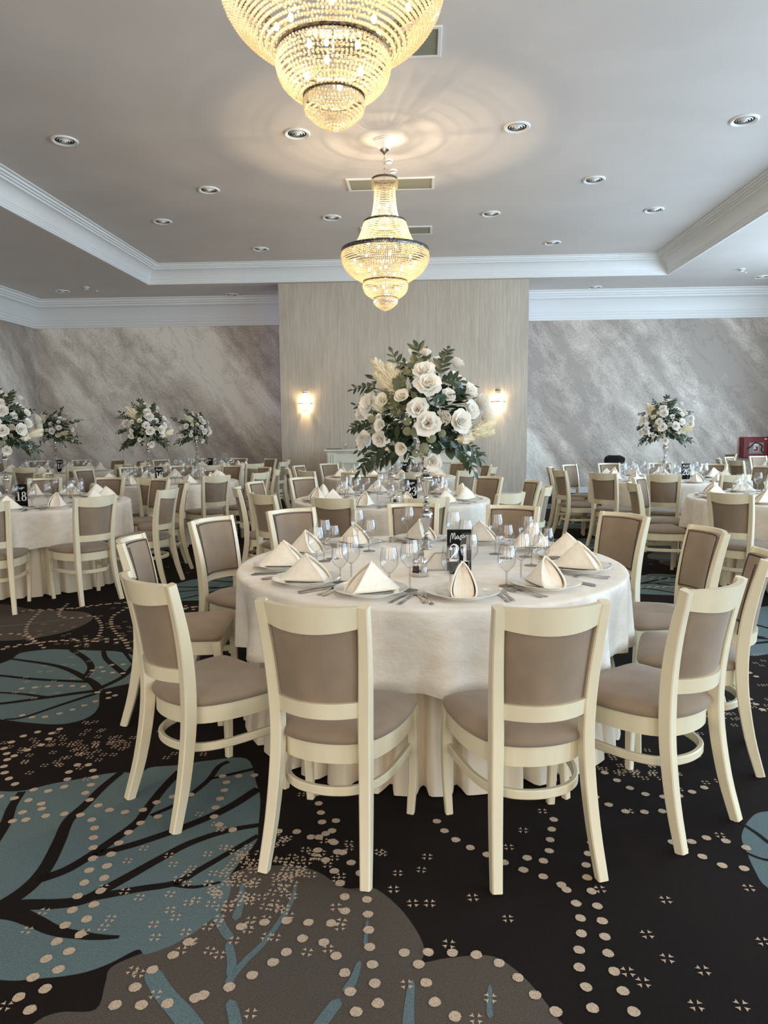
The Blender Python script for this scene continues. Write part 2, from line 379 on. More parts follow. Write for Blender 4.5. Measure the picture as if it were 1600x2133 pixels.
# big teal leaf at the lower left
patch(Z4((-350, 1000), (-150, 960), (90, 962), (260, 925), (400, 900), (500, 880), (610, 866), (700, 872), (760, 842), (900, 830), (1050, 808), (1240, 798), (1290, 920), (1310, 1000), (1300, 1150), (1290, 1215), (1200, 1330), (1155, 1395), (1165, 1440), (1130, 1540), (1050, 1620), (900, 1720), (740, 1782), (690, 1760), (550, 1830), (400, 1880), (200, 1905), (0, 1912), (-300, 1850), (-500, 1500)), .0004, 1)
for pts, a, b in ((((-60, 1560), (30, 1525), (150, 1440), (235, 1340), (300, 1210), (345, 1110), (430, 1030), (520, 940), (610, 866)), 58, 26),
                  (((190, 1410), (330, 1360), (450, 1290), (560, 1215), (690, 1120), (750, 1040), (820, 950), (905, 860)), 40, 30),
                  (((470, 1285), (700, 1222), (960, 1130), (1150, 1045), (1300, 950)), 34, 34),
                  (((760, 1085), (900, 1020), (1040, 915), (1100, 840), (1150, 812)), 22, 22), (((1060, 900), (1150, 880), (1280, 850)), 16, 20),
                  (((-60, 1555), (100, 1535), (280, 1530), (420, 1510), (520, 1460), (640, 1395), (800, 1305), (960, 1222), (1150, 1160), (1320, 1130)), 52, 22),
                  (((480, 1495), (700, 1455), (880, 1425), (1000, 1360), (1130, 1285), (1300, 1185)), 34, 18), (((870, 1432), (980, 1445), (1110, 1420)), 20, 8),
                  (((-60, 1560), (80, 1580), (180, 1620), (280, 1665), (420, 1690), (520, 1698), (600, 1696)), 66, 10),
                  (((-40, 1230), (30, 1120), (60, 1040), (110, 965)), 44, 26)):
    stripe(Z4(*pts), a / 2.416 * mpp * 1.6, b / 2.416 * mpp * 1.9, .0008, 0)
# second teal leaf, further back at the left
patch(Z4((-250, 420), (-100, 350), (0, 320), (60, 296), (110, 265), (250, 248), (350, 250), (500, 255), (600, 260), (690, 290), (720, 360), (700, 405), (560, 440), (505, 460), (495, 540), (440, 592), (330, 622), (200, 622), (0, 600), (-250, 560)), .0004, 1)
for pts, a, b in ((((500, 450), (450, 405), (300, 335), (60, 296)), 36, 16), (((430, 388), (458, 340), (430, 295), (360, 250)), 26, 26), (((450, 412), (200, 400), (0, 380), (-200, 360)), 22, 14),
                  (((500, 455), (380, 470), (240, 490), (0, 522), (-200, 535)), 28, 18), (((490, 468), (300, 530), (120, 590), (20, 602)), 20, 10), (((490, 450), (620, 385), (680, 320), (720, 300)), 24, 18),
                  (((630, 375), (560, 320), (530, 290), (520, 256)), 26, 18), (((670, 320), (640, 280), (625, 260)), 12, 16), (((240, 490), (100, 472), (-80, 462)), 18, 10)):
    stripe(Z4(*pts), a / 2.416 / 480 * 1.9, b / 2.416 / 480 * 1.9, .0008, 0)
# taupe leaf in front
patch(Z6((60, 250), (80, 200), (105, 165), (170, 140), (280, 138), (350, 155), (425, 200), (500, 198), (570, 248), (622, 315), (646, 370), (642, 405), (710, 394), (830, 388), (905, 432), (965, 495), (1005, 550), (1060, 640), (900, 760), (300, 780), (-300, 800), (-560, 700), (-440, 577), (-368, 545), (-268, 537), (-241, 465), (-222, 418), (-125, 375), (-37, 335)), .00005, 2)
for pts, a, b in ((((140, 185), (135, 240), (120, 290)), 10, 22), (((65, 265), (85, 310), (110, 345)), 22, 20), (((290, 185), (270, 250), (205, 345), (150, 400), (108, 450), (105, 475)), 10, 18), (((100, 350), (110, 400), (108, 450)), 18, 20),
                  (((488, 285), (480, 365)), 6, 9), (((466, 402), (450, 450), (425, 495)), 10, 22), (((410, 508), (370, 560), (330, 620)), 24, 26), (((-120, 420), (-80, 490), (-20, 560), (40, 650)), 34, 44),
                  (((612, 455), (604, 520), (600, 600)), 12, 24), (((828, 468), (826, 520), (828, 562)), 8, 12), (((105, 510), (118, 560), (128, 640)), 20, 26)):
    stripe(Z6(*pts), a / 1.333 * mpp * 1.15, b / 1.333 * mpp * 1.15, .0008, 1)
# teal leaf at the right edge
patch(PX((1600, 1690), (1566, 1702), (1545, 1740), (1556, 1775), (1572, 1812), (1600, 1850), (1700, 1900), (1850, 1850), (1800, 1740), (1700, 1690)), .0004, 1)
stripe(PX((1540, 1712), (1575, 1735), (1620, 1765), (1700, 1780)), .014, .02, .0008, 0); stripe(PX((1550, 1775), (1590, 1790), (1640, 1795)), .012, .016, .0008, 0)
# taupe leaves further back, left and right
patch(PX((-120, 1330), (0, 1335), (80, 1328), (150, 1312), (192, 1290), (180, 1276), (130, 1272), (60, 1268), (0, 1258), (-120, 1255)), .0004, 2)
patch(PX((1480, 1330), (1500, 1296), (1540, 1275), (1620, 1262), (1760, 1280), (1740, 1330), (1640, 1352), (1540, 1350)), .0004, 1)
stripe(PX((-100, 1310), (0, 1305), (90, 1296), (180, 1284)), .02, .01, .0008, 1)
trails_z6 = [((1040, 205), (1060, 232), (1075, 263), (1082, 327), (1073, 397), (1082, 435), (1095, 475), (1120, 560), (1140, 640)), ((1005, 10), (995, 60), (990, 105), (960, 130), (900, 96)),
    ((1110, 75), (1095, 130), (1100, 180), (1122, 240), (1142, 302), (1153, 370), (1178, 445), (1220, 530), (1260, 620)), ((680, 15), (705, 45), (738, 70), (770, 87), (810, 103), (880, 135), (965, 165), (1010, 180), (1040, 205)),
    ((1335, 73), (1375, 74), (1410, 65), (1450, 60), (1492, 73), (1538, 88), (1585, 105)), ((1365, 90), (1400, 103), (1440, 125), (1487, 141), (1535, 146), (1580, 146)),
    ((590, 380), (645, 378), (700, 380), (755, 382), (810, 390), (855, 410), (896, 440), (932, 477), (972, 515), (1020, 552), (1060, 600)), ((630, 412), (645, 450), (660, 490), (685, 530), (735, 560), (790, 590)),
    ((240, 43), (285, 43), (325, 55), (345, 72), (360, 42), (372, 50), (400, 80), (435, 122), (475, 172), (485, 225), (490, 290), (493, 355), (503, 430), (508, 470), (515, 512), (520, 553)),
    ((350, 95), (365, 115), (400, 160), (412, 187), (428, 243), (420, 273), (390, 297), (340, 297), (290, 293), (240, 290), (195, 297), (145, 306), (95, 318)), ((262, 378), (293, 345), (342, 340), (380, 362), (402, 392), (422, 430), (433, 467), (445, 507), (458, 550)),
    ((225, 407), (180, 435), (135, 460), (75, 487), (20, 500)), ((-10, 350), (40, 335)), ((345, -60), (360, 0), (360, 42))]
for t in trails_z6: trail(Z6(*t))
trails_z4 = [((0, 990), (50, 995), (110, 1005), (160, 1012), (240, 1042), (160, 1060), (85, 1080), (55, 1132)), ((170, 955), (230, 962), (295, 956), (335, 930), (340, 900), (345, 870), (370, 845), (410, 820), (445, 830), (465, 855), (480, 878), (455, 935), (430, 967), (440, 995), (467, 1017), (505, 1040), (550, 1057), (605, 1065), (660, 1068), (720, 1057), (768, 1030), (825, 1002), (885, 988), (985, 978)),
    ((130, 1107), (210, 1090), (290, 1080), (360, 1077), (420, 1087), (462, 1107), (478, 1135), (468, 1178), (473, 1215), (468, 1253), (467, 1298), (455, 1345), (433, 1402), (410, 1453), (382, 1512), (355, 1580), (316, 1662), (273, 1742), (227, 1817), (168, 1898), (105, 1987), (42, 2067)),
    ((1120, 887), (1190, 887), (1300, 882)), ((1140, 918), (1133, 950), (1118, 983), (1098, 1015), (1085, 1048), (1078, 1085), (1085, 1118), (1128, 1143), (1187, 1160), (1255, 1165)), ((885, 1068), (815, 1085), (757, 1103), (693, 1131), (645, 1172), (605, 1215), (573, 1255), (550, 1302), (538, 1345), (525, 1398), (515, 1448), (488, 1497), (465, 1550), (435, 1610), (412, 1672), (367, 1738), (327, 1807), (280, 1885), (213, 1978), (147, 2068)),
    ((580, 2040), (655, 1980), (715, 1907), (790, 1845), (865, 1792), (955, 1742)), ((580, 2040), (685, 2038), (790, 2040), (898, 2020), (1010, 1997), (1110, 1970)),
    ((465, 355), (540, 330), (610, 325), (690, 320)), ((520, 360), (600, 368), (700, 370)), ((490, 465), (540, 465), (585, 487), (530, 495)), ((420, 435), (300, 432), (180, 440), (60, 450)), ((480, 510), (400, 540), (300, 572), (190, 592), (80, 575)),
    ((300, 650), (260, 660), (260, 685), (230, 712), (200, 735), (140, 755), (100, 775), (40, 795)), ((190, 665), (130, 680), (50, 720), (20, 750), (40, 790), (20, 840), (30, 880), (80, 930), (125, 945)),
    ((340, 20), (300, 60), (310, 85), (400, 90), (470, 80), (510, 130), (490, 190), (440, 220), (370, 235)), ((640, 40), (570, 80), (560, 120), (580, 160), (620, 200), (650, 245)), ((200, 60), (150, 110), (130, 160), (170, 200), (220, 240)), ((0, 175), (80, 170), (150, 190), (180, 220))]
for t in trails_z4: trail(Z4(*t))
for t in (((1180, 1440), (1190, 1500), (1160, 1560), (1170, 1620)), ((1490, 1420), (1540, 1440), (1590, 1480)), ((1260, 1610), (1330, 1650), (1400, 1660), (1470, 1640)), ((1240, 1660), (1300, 1690), (1380, 1690)), ((700, 1710), (690, 1740), (700, 1770), (720, 1790)), ((1510, 1330), (1560, 1400), (1590, 1410))): trail(PX(*t))
# clovers: dense patches, then a thin scatter
def cluster(cx, cy, s, n, a=0, b=0):
    c = at_z(cx, cy)
    for k in range(n):
        x, y = c.x + random.gauss(0, s), c.y + random.gauss(0, s * .8)
        clover(x, y, .019)
cluster(530, 1815, .13, 80); cluster(150, 1560, .17, 70); cluster(330, 1545, .2, 16); cluster(560, 1880, .22, 34); cluster(740, 1960, .3, 18); cluster(1340, 1590, .12, 60); cluster(1450, 1480, .15, 50)
cluster(210, 1320, .3, 50); cluster(90, 1410, .25, 24); cluster(430, 1790, .2, 26); cluster(1550, 1450, .2, 30); cluster(380, 1900, .25, 14)
for x, y in ((1387, 1875), (1348, 1947), (1590, 1962), (1390, 1997), (1465, 2022), (1308, 2025), (1340, 2047), (1450, 2095), (1545, 2095), (890, 1785), (820, 1853), (860, 1882), (895, 1882), (985, 1870), (935, 1967), (1060, 1765), (790, 1775), (1250, 1853), (1560, 1850), (1500, 1740), (700, 1890), (640, 1795), (1310, 1690), (1130, 1690), (1090, 1730)):
    p = at_z(x, y); clover(p.x, p.y)
# the same motifs carried on over the rest of the hall
def leaf_motif(x, y, s, rot, mi):
    c, d = cos(rot), sin(rot)
    T = lambda pts: [(x + s * (u * c - v * d), y + s * (u * d + v * c)) for u, v in pts]
    patch(T([(-.15, .02), (-.05, .22), (.18, .36), (.4, .3), (.52, .36), (.75, .28), (.95, .1), (1.0, -.05), (.85, -.2), (.68, -.22), (.5, -.34), (.25, -.3), (.02, -.22)]), .0004, mi)
    vm = 0 if mi == 1 else 1; wv = .035 * s if mi == 1 else .02 * s
    for e in ([(-.3, -.02), (.1, .0), (.5, .04), (.97, .02)], [(.05, 0), (.25, .15), (.4, .3)], [(.3, .02), (.5, .16), (.72, .28)], [(.08, -.02), (.3, -.14), (.48, -.33)], [(.4, .02), (.62, -.1), (.84, -.19)]):
        stripe(T(e), wv, wv * .5, .0008, vm)
random.seed(11)
for gx in range(-3, 3):
    for gy in range(0, 6):
        x = gx * 3.1 + (1.5 if gy % 2 else 0) + random.uniform(-.25, .25); y = 4.6 + gy * 2.15 + random.uniform(-.2, .2)
        if y < 5.6 and -2.6 < x < 2.2 or (x < -1 and y < 5.4): continue
        leaf_motif(x, y, 1.35, random.uniform(-.5, .5) + (pi if gx % 2 else 0), 1)
        leaf_motif(x + 1.3, y + .9, 1.0, random.uniform(1.2, 2.2), 2)
for k in range(46):
    x, y = random.uniform(-7.5, 7), random.uniform(4.3, 15); h = random.uniform(0, 2 * pi)
    pts = [(x, y)]
    for q in range(5): h += random.uniform(-.7, .7); x += .36 * cos(h); y += .36 * sin(h); pts.append((x, y))
    trail(pts); trail([(a + .11, b + .05) for a, b in pts])
for k in range(900):
    clover(random.uniform(-7.5, 7), random.uniform(4.2, 14))
for k in range(26):
    cxk, cyk = random.uniform(-7, 6), random.uniform(4.2, 12)
    for q in range(24): clover(cxk + random.gauss(0, .18), cyk + random.gauss(0, .16), .019)
for sx, yr in ((1, (-1, 4)), (-1, (-1, 1.2))):
    for k in range(60): clover(sx * random.uniform(1.9, 6), random.uniform(*yr))
floor = struct('floor', fl, [M_cdark, M_cteal, M_ctaupe, M_cdot], 0)
floor['label'] = 'dark carpet woven with teal leaves and beige dots'

# ------------------------------------------------------------------ walls, ceiling, mouldings
T = 0.25
def wall_x(name, x, xo, mat_, wins):
    mb = MB(); prev = Y0
    for a, b in wins:
        mb.box(min(x, xo), max(x, xo), prev, a, 0, ZC + .1); mb.box(min(x, xo), max(x, xo), a, b, 0, WZ0); mb.box(min(x, xo), max(x, xo), a, b, WZ1, ZC + .1); prev = b
    mb.box(min(x, xo), max(x, xo), prev, Y1, 0, ZC + .1)
    return struct(name, mb, mat_, 0)
wall_x('wall_left', X0, X0 - T, M_marble, []); wall_x('wall_right', X1, X1 + T, M_marble, WIN_R)
struct('wall_back', MB().box(X0 - T, X1 + T, Y1, Y1 + T, 0, ZC + .1), M_marble, 0)
mb = MB(); prev = X0 - T
for a, b in WIN_F:
    mb.box(prev, a, Y0 - T, Y0, 0, ZC + .1); mb.box(a, b, Y0 - T, Y0, 0, WZ0); mb.box(a, b, Y0 - T, Y0, WZ1, ZC + .1); prev = b
mb.box(prev, X1 + T, Y0 - T, Y0, 0, ZC + .1); struct('wall_front', mb, M_marble, 0)
def window(n, axis, a, b):
    mb = MB(); e = .07
    def bx(u0, u1, z0, z1, d0, d1):
        if axis == 'x': mb.box(X1 + d0, X1 + d1, u0, u1, z0, z1)
        else: mb.box(u0, u1, Y0 - d1, Y0 - d0, z0, z1)
    bx(a, a + e, WZ0, WZ1, .08, .16); bx(b - e, b, WZ0, WZ1, .08, .16); bx(a + e, b - e, WZ0, WZ0 + e, .08, .16); bx(a + e, b - e, WZ1 - e, WZ1, .08, .16)
    bx((a + b) / 2 - .03, (a + b) / 2 + .03, WZ0 + e, WZ1 - e, .09, .15); bx(a + e, b - e, 2.7, 2.76, .1, .14)
    f = struct('window_%d' % n, mb, M_trim, 0)
    for s in (0, 1):
        mb = MB(); u0, u1 = (a + e, (a + b) / 2 - .03) if s == 0 else ((a + b) / 2 + .03, b - e)
        bx(u0, u1, WZ0 + e, WZ1 - e, .117, .123); mb.build('pane', M_pane, f, 0)
k = 1
for a, b in WIN_R: window(k, 'x', a, b); k += 1
for a, b in WIN_F: window(k, 'y', a, b); k += 1
# tray ceiling with its lower border
TX0, TX1, TY0, TY1 = -5.6, 4.88, -3.4, 14.74
mb = MB(); mb.box(TX0 - .02, TX1 + .02, TY0 - .02, TY1 + .02, ZC, ZC + .1)
mb.box(X0, TX0, Y0, Y1, ZS, ZC + .1); mb.box(TX1, X1, Y0, Y1, ZS, ZC + .1); mb.box(TX0, TX1, Y0, TY0, ZS, ZC + .1); mb.box(TX0, TX1, TY1, Y1, ZS, ZC + .1)
struct('ceiling', mb, M_ceil, 0)
def cornice(name, x0, x1, y0, y1, prof, ztop, label):
    mb = MB(); vs = []; n = len(prof)
    for d, z in prof: vs += [(x0 + d, y0 + d, ztop + z), (x1 - d, y0 + d, ztop + z), (x1 - d, y1 - d, ztop + z), (x0 + d, y1 - d, ztop + z)]
    fs = [(p * 4 + i, p * 4 + (i + 1) % 4, (p + 1) * 4 + (i + 1) % 4, (p + 1) * 4 + i) for p in range(n - 1) for i in range(4)]
    mb.add(vs, fs); o = struct(name, mb, M_trim, 20); o['label'] = label; return o
def profile(hh, dd):
    q = [(0, -1), (.09, -1), (.09, -.93), (.12, -.92), (.12, -.83), (.15, -.81), (.15, -.74), (.18, -.72), (.2, -.66), (.26, -.54), (.36, -.41), (.5, -.31), (.62, -.27), (.66, -.26), (.66, -.2), (.76, -.18), (.76, -.13), (.86, -.12), (.86, -.05), (1, -.04), (1, 0)]
    return [(a * dd, b * hh) for a, b in q]
cornice('trim_1', TX0, TX1, TY0, TY1, profile(.35, .36), ZC, 'white stepped cornice around the tray ceiling')
cornice('trim_2', X0, X1, Y0, Y1, profile(.60, .40), ZS, 'white stepped cornice along the top of the walls')
# pearl panel in the middle of the back wall
PXL, PXR, PY = -2.93, 2.17, 14.86
struct('wall_centre', MB().box(PXL, PXR, PY, Y1 + .01, 0, ZS + .01), M_streak, 0, label='tall projecting panel with vertical pearl streaks')
for nm, bxs in (('baseboard_back', [(X0, PXL, Y1 - .022, Y1, 0, .13), (PXR, X1, Y1 - .022, Y1, 0, .13)]), ('baseboard_left', [(X0, X0 + .022, Y0, Y1 - .022, 0, .13)]), ('baseboard_centre', [(PXL - .01, PXR + .01, PY - .022, PY, 0, .13)])):
    mb = MB()
    for b in bxs: mb.box(*b); mb.box(*b[:4], .13, .15) if False else None
    struct(nm, mb, M_trim, 0)
# cool light strips hidden beside the projecting panel
for x, rz in ((PXL - .03, 90), (PXR + .03, -90)):
    area('panel_side_light_strip', (x, Y1 - .5, 2.9), (R(90), 0, R(rz)), .1, 2.6, 3.0, (.55, .62, 1.0))

# ------------------------------------------------------------------ chair
def chair_meshes():
    out = []
    for s in (-1, 1):
        p = catmull([(s * .178, -.292, 0), (s * .166, -.245, .16), (s * .157, -.212, .34), (s * .154, -.203, .48), (s * .158, -.21, .62), (s * .165, -.232, .76), (s * .173, -.268, .915)], 3)
        k = len(p); out.append(('rear_post', MB().bar(p, [.034 + .006 * sin(pi * i / (k - 1)) for i in range(k)], [.036 + .014 * sin(pi * i / (k - 1)) for i in range(k)], (1, 0, 0), .004).mesh('rear_post', M_paint)))
        p = catmull([(s * .208, .185, .43), (s * .213, .195, .3), (s * .212, .197, .15), (s * .204, .19, 0)], 3); k = len(p)
        out.append(('front_leg', MB().bar(p, [.042 - .014 * i / (k - 1) for i in range(k)], [.042 - .014 * i / (k - 1) for i in range(k)], (1, 0, 0), .004).mesh('front_leg', M_paint)))
    def ypost(z): return -.203 if z < .5 else -.203 - .065 * ((z - .5) / .415) ** 1.6
    def curved(hw0, hw1, z0, z1, th, bow, yo, nz=2, nu=12, puff=0.0, belly=0.0):
        # panel bowed backwards in plan, from z0 to z1, with thickness th
        rings = []
        for zi in range(nz + 1):
            z = z0 + (z1 - z0) * zi / nz; hw = hw0 + (hw1 - hw0) * zi / nz; fr = []; bk = []
            for ui in range(nu + 1):
                u = -1 + 2 * ui / nu; y = ypost(z) + yo - bow * (1 - u * u); zq = z - belly * (1 - u * u) * (1 - zi / nz)
                pf = puff * (max(0, (1 - u ** 6)) * max(0, (1 - (2 * zi / nz - 1) ** 6))) ** .5
                fr.append((hw * u, y + th / 2 + pf, zq)); bk.append((hw * u, y - th / 2 - pf * .5, zq))
            rings.append(fr + bk[::-1])
        return MB().loft(rings, True)
    def add(n, mb, m, sm=40): out.append((n, mb.mesh(n, m, sm)))
    add('top_rail', curved(.152, .158, .840, .915, .024, .050, -.004, belly=.014), M_paint)
    add('lower_rail', curved(.142, .145, .535, .588, .024, .050, -.002), M_paint)
    add('back_pad', curved(.139, .150, .578, .893, .026, .050, .012, 10, 14, .010), M_velvet, 60)
    nb = MB(); pts = []
    for i in range(41): pts.append((-1 + 2 * i / 40, .886))
    for i in range(1, 43): z = .886 - (.886 - .588) * i / 42; pts += [(-1, z), (1, z)]
    for i in range(1, 38): pts.append((-1 + 2 * i / 38, .588))
    for u, z in pts:
        hw = .139 + .011 * (z - .578) / .315; nb.octa((u * (hw - .004), ypost(z) + .012 - .050 * (1 - u * u) + .015, z), .0040, .0040)
    add('nailhead_trim', nb, M_nail, 80)
    half = [(0, .208), (.12, .208), (.2, .202), (.229, .176), (.234, .1), (.225, 0), (.206, -.08), (.174, -.15), (.122, -.2), (.06, -.222)]
    outl = catmull([(x, y, 0) for x, y in half] + [(0, -.228, 0)] + [(-x, y, 0) for x, y in half[:0:-1]], 3, True)
    outl = outl[::-1]
    def ring(o, z, k=1.0): return [(p.x * k * (1 + o / .23), (p.y) * k * (1 + o / .225), z) for p in outl]
    add('seat_rail', MB().loft([ring(-.022, .362), ring(-.010, .366), ring(-.010, .432), ring(-.03, .434)], True), M_paint)
    def dome(k, z): return [(p.x * k, p.y * k, z) for p in outl]
    add('seat_cushion', MB().loft([dome(.94, .431), dome(1.0, .436), dome(1.025, .448), dome(1.0, .462), dome(.9, .474), dome(.72, .482), dome(.45, .486), dome(.15, .487)], True), M_velvet, 70)
    hp = [(.205, .185), (.196, .06), (.18, -.06), (.148, -.14), (.1, -.185), (.05, -.204)]
    path = catmull([(x, y, .268) for x, y in hp] + [(0, -.21, .268)] + [(-x, y, .268) for x, y in hp[::-1]], 4)
    add('stretcher', MB().bar(path, .032, .020, (0, 0, 1), .004), M_paint)
    return out
CHAIR = chair_meshes()
TABLES = [(0.04, 3.64), (-0.30, 7.10), (-0.47, 10.6), (-3.92, 6.82), (-3.55, 9.70), (-6.50, 12.35), (-3.95, 12.75), (-6.80, 9.45), (3.28, 9.80), (3.62, 7.05), (6.65, 12.3)]
PLACED = []
def free(x, y, name):
    return all((x - a) ** 2 + (y - b) ** 2 > (.50 if n == name else .62) ** 2 for a, b, n in PLACED) and sum((x - a) ** 2 + (y - b) ** 2 < 1.30 ** 2 for a, b in TABLES) < 2
def chair(x, y, rz, label, group):
    PLACED.append((x, y, label.split(' at ')[-1].split(',')[0]))
    r = empty('dining_chair', (x, y, 0), rz)
    for n, me in CHAIR: obj(n, me, r)
    tag(r, label, 'chair', group); return r

# ------------------------------------------------------------------ tableware meshes
TZ = 0.768
plate_me = MB().lathe([(0, .004), (.06, .004), (.09, .0), (.094, .0), (.096, .006), (.11, .012), (.154, .022), (.157, .0235), (.156, .025), (.112, .0165), (.098, .0115), (.09, .0085), (.05, .0075), (0, .0075)], 40).mesh('plate', M_china, 40)
def glass_mesh(h, rb, foot, stem):
    # foot, stem and a thin bowl
    bz = foot * 0 + .006 + stem
    pr = [(0, 0), (foot, 0), (foot, .0015), (foot * .55, .004), (.0065, .008), (.0042, .016), (.004, bz - .012), (.0055, bz - .004), (.012, bz)]
    H = h - bz
    bowl = [(.012, bz), (rb * .55, bz + H * .10), (rb * .88, bz + H * .26), (rb, bz + H * .44), (rb * .96, bz + H * .66), (rb * .84, bz + H * .88), (rb * .78, bz + H)]
    inner = [(r - .0012, z) for r, z in bowl[::-1][:-1]] + [(.004, bz + .003), (0, bz + .003)]
    b2 = catmull([(r, 0, z) for r, z in bowl], 3); b2 = [(max(p.x, 0.0), p.z) for p in b2]
    i2 = [(max(r - .0012, .003), z) for r, z in b2[::-1]] + [(0, bz + .003)]
    st = MB().lathe(pr, 18).mesh('stem', M_stemglass, 60)
    bo = MB().lathe(b2 + i2, 24).mesh('bowl', M_glass, 60)
    return bo, st
WINE = glass_mesh(.222, .041, .036, .095); WATER = glass_mesh(.182, .040, .035, .062)
def napkin_mesh():
    C_ = [(0, -.104, .004), (.026, -.104, .004), (.046, -.096, .010), (.050, -.078, .038), (.041, -.054, .072), (.027, -.028, .103), (.012, -.007, .125), (0, .004, .136)]
    R_ = catmull(C_, 3); L_ = [Vector((-p.x, p.y, p.z)) for p in R_]
    ring = R_ + L_[-2:0:-1]
    mb = MB(); n = len(ring); rings = []
    for t in (0, .15, .35, .6, .85, 1.0):
        row = []
        for p in ring:
            B = Vector((p.x * .95, .125, .003 + .004 * (p.z / .134)))
            q = p.lerp(B, t); bul = .010 * sin(pi * t) * (1 if p.x > .004 else (-1 if p.x < -.004 else 0)); q.x += bul
            row.append(q)
        rings.append(row)
    mb.loft(rings, False)
    mb.tube(ring, .0042, 6, False, 0, True)
    # inner fold
    inner = [Vector((p.x * .78, p.y + .012, .004 + (p.z - .004) * .92)) for p in ring]; rings = []
    for t in (0, .4, 1.0):
        rings.append([p.lerp(Vector((p.x * .3, .10, .006)), t) for p in inner])
    mb.loft(rings, False); mb.tube(inner, .003, 5, False, 0, True)
    k_ = len(inner); core = [Vector((p.x * .2, p.y + .006, p.z)) for p in inner]
    mb.loft([inner, core], False); mb.add(core, [tuple(range(k_))])
    # free back corner
    mb.add([(-.036, .085, .003), (.036, .085, .003), (.05, .118, .003), (0, .142, .003), (-.05, .118, .003)], [(0, 1, 2, 3, 4)])
    return mb.mesh('napkin', M_napkin, 60)
napkin_me = napkin_mesh()
def knife_mesh():
    mb = MB(); rings = []
    for y, wv, t in ((-.11, .006, .003), (-.105, .009, .004), (-.06, .0085, .004), (-.02, .006, .003), (-.01, .005, .0028), (0, .009, .0016), (.05, .0105, .0014), (.09, .009, .0012), (.108, .003, .001)):
        rings.append([(-wv, y, t * .4), (0, y, t + .001), (wv, y, t * .4), (0, y, 0)])
    return mb.loft(rings).mesh('table_knife', M_steel, 60)
def fork_mesh():
    mb = MB(); rings = []
    for y, wv, z in ((-.1, .005, .002), (-.095, .009, .003), (-.05, .005, .004), (0, .003, .006), (.03, .004, .006), (.042, .011, .003), (.055, .0125, .002)):
        rings.append([(-wv, y, z), (0, y, z + .0018), (wv, y, z), (0, y, z - .0012)])
    mb.loft(rings)
    for k in range(4):
        x = -.0105 + .007 * k; mb.bar([(x, .054, .0025), (x, .08, .004), (x, .098, .008)], [.0042, .0036, .002], .0018, (1, 0, 0), .0004)
    return mb.mesh('table_fork', M_steel, 60)
knife_me, fork_me = knife_mesh(), fork_mesh()

# table cloths
RT = 0.985
def cloth_mesh(seed):
    rnd = random.Random(seed); ph = [rnd.uniform(0, 6.28) for _ in range(6)]; N_ = 180; mb = MB(); rings = []
    def wave(a): return .55 * sin(12 * a + ph[0] + .9 * sin(2 * a)) + .42 * sin(19 * a + ph[1] + .6 * sin(3 * a)) + .22 * sin(34 * a + ph[2])
    for r in (.02, .3, .6, .85, .95): rings.append([(r * cos(2 * pi * i / N_), r * sin(2 * pi * i / N_), TZ) for i in range(N_)])
    for v, dr, dz in ((0, 0, .0), (0, .008, -.004), (0, .013, -.013), (.12, .016, 0), (.3, .02, 0), (.5, .024, 0), (.7, .028, 0), (.88, .032, 0), (1, .034, 0)):
        row = []
        for i in range(N_):
            a = 2 * pi * i / N_; wv = wave(a); hem = .33 + .018 * sin(4 * a + ph[3]) + .012 * sin(7 * a + ph[4])
            r = RT - .016 + dr + .055 * (v ** .8) * (wv - .38); z = TZ + dz if v == 0 else TZ - .013 - v * hem
            row.append((r * cos(a), r * sin(a), z))
        rings.append(row)
    mb.loft(rings, False); mb.add([(.02 * cos(2 * pi * i / N_), .02 * sin(2 * pi * i / N_), TZ) for i in range(N_)], [tuple(range(N_))])
    return mb.mesh('tablecloth', M_cloth, 60)
def skirt_mesh(seed):
    rnd = random.Random(seed); ph = rnd.uniform(0, 6.28); N_ = 480; mb = MB(); rings = []; np_ = 40
    for z in (.745, .6, .45, .3, .15, .05, .006):
        row = []; v = 1 - z / .745
        for i in range(N_):
            a = 2 * pi * i / N_; s = sin(np_ * a + ph + .8 * sin(3 * a + ph)); pl = math.tanh(4.0 * (s + .72))
            sw = max(0, (v - .4) / .6); r = .866 + .052 * sw * (2 - sw) + (.018 + .034 * v) * pl + .010 * v * sin(5 * a + ph * 2); row.append((r * cos(a), r * sin(a), z))
        rings.append(row)
    mb.loft(rings, False); return mb.mesh('skirt', M_skirt, 70)
CLOTH = [cloth_mesh(i) for i in range(3)]; SKIRT = [skirt_mesh(i + 20) for i in range(2)]
top_me = MB().lathe([(0, .735), (.955, .735), (.965, .742), (.965, .758), (.955, .764), (0, .764)], 48).mesh('tabletop', mat('plywood', srgb(150, 120, 85), .6), 40)
ped_me = MB().lathe([(0, 0), (.3, 0), (.3, .02), (.06, .05), (.04, .1), (.04, .7), (.2, .735)], 20).mesh('pedestal', M_darkchrome, 40)

# tall chrome vase
VP = [(0, 0), (.036, 0), (.037, .006), (.030, .012), (.036, .020), (.034, .030), (.022, .036), (.033, .046), (.034, .054), (.020, .060)]
VS = [(.020, .060), (.014, .070), (.026, .082), (.029, .088), (.018, .097), (.010, .106), (.008, .110), (.013, .118), (.014, .124), (.009, .131), (.012, .136), (.018, .160), (.030, .200), (.034, .212), (.027, .217), (.036, .226), (.035, .236), (.022, .246), (.013, .253), (.020, .262), (.021, .268), (.012, .276), (.018, .284), (.020, .290), (.010, .300), (.008, .306), (.013, .313), (.013, .321), (.008, .327), (.011, .333), (.018, .360), (.031, .400), (.034, .408), (.028, .413), (.036, .424), (.033, .436), (.018, .447)]
VC = [(.018, .447), (.025, .460), (.026, .470), (.016, .482), (.024, .495), (.028, .505), (.024, .515), (.022, .530), (.032, .545), (.026, .545), (.018, .528), (0, .52)]
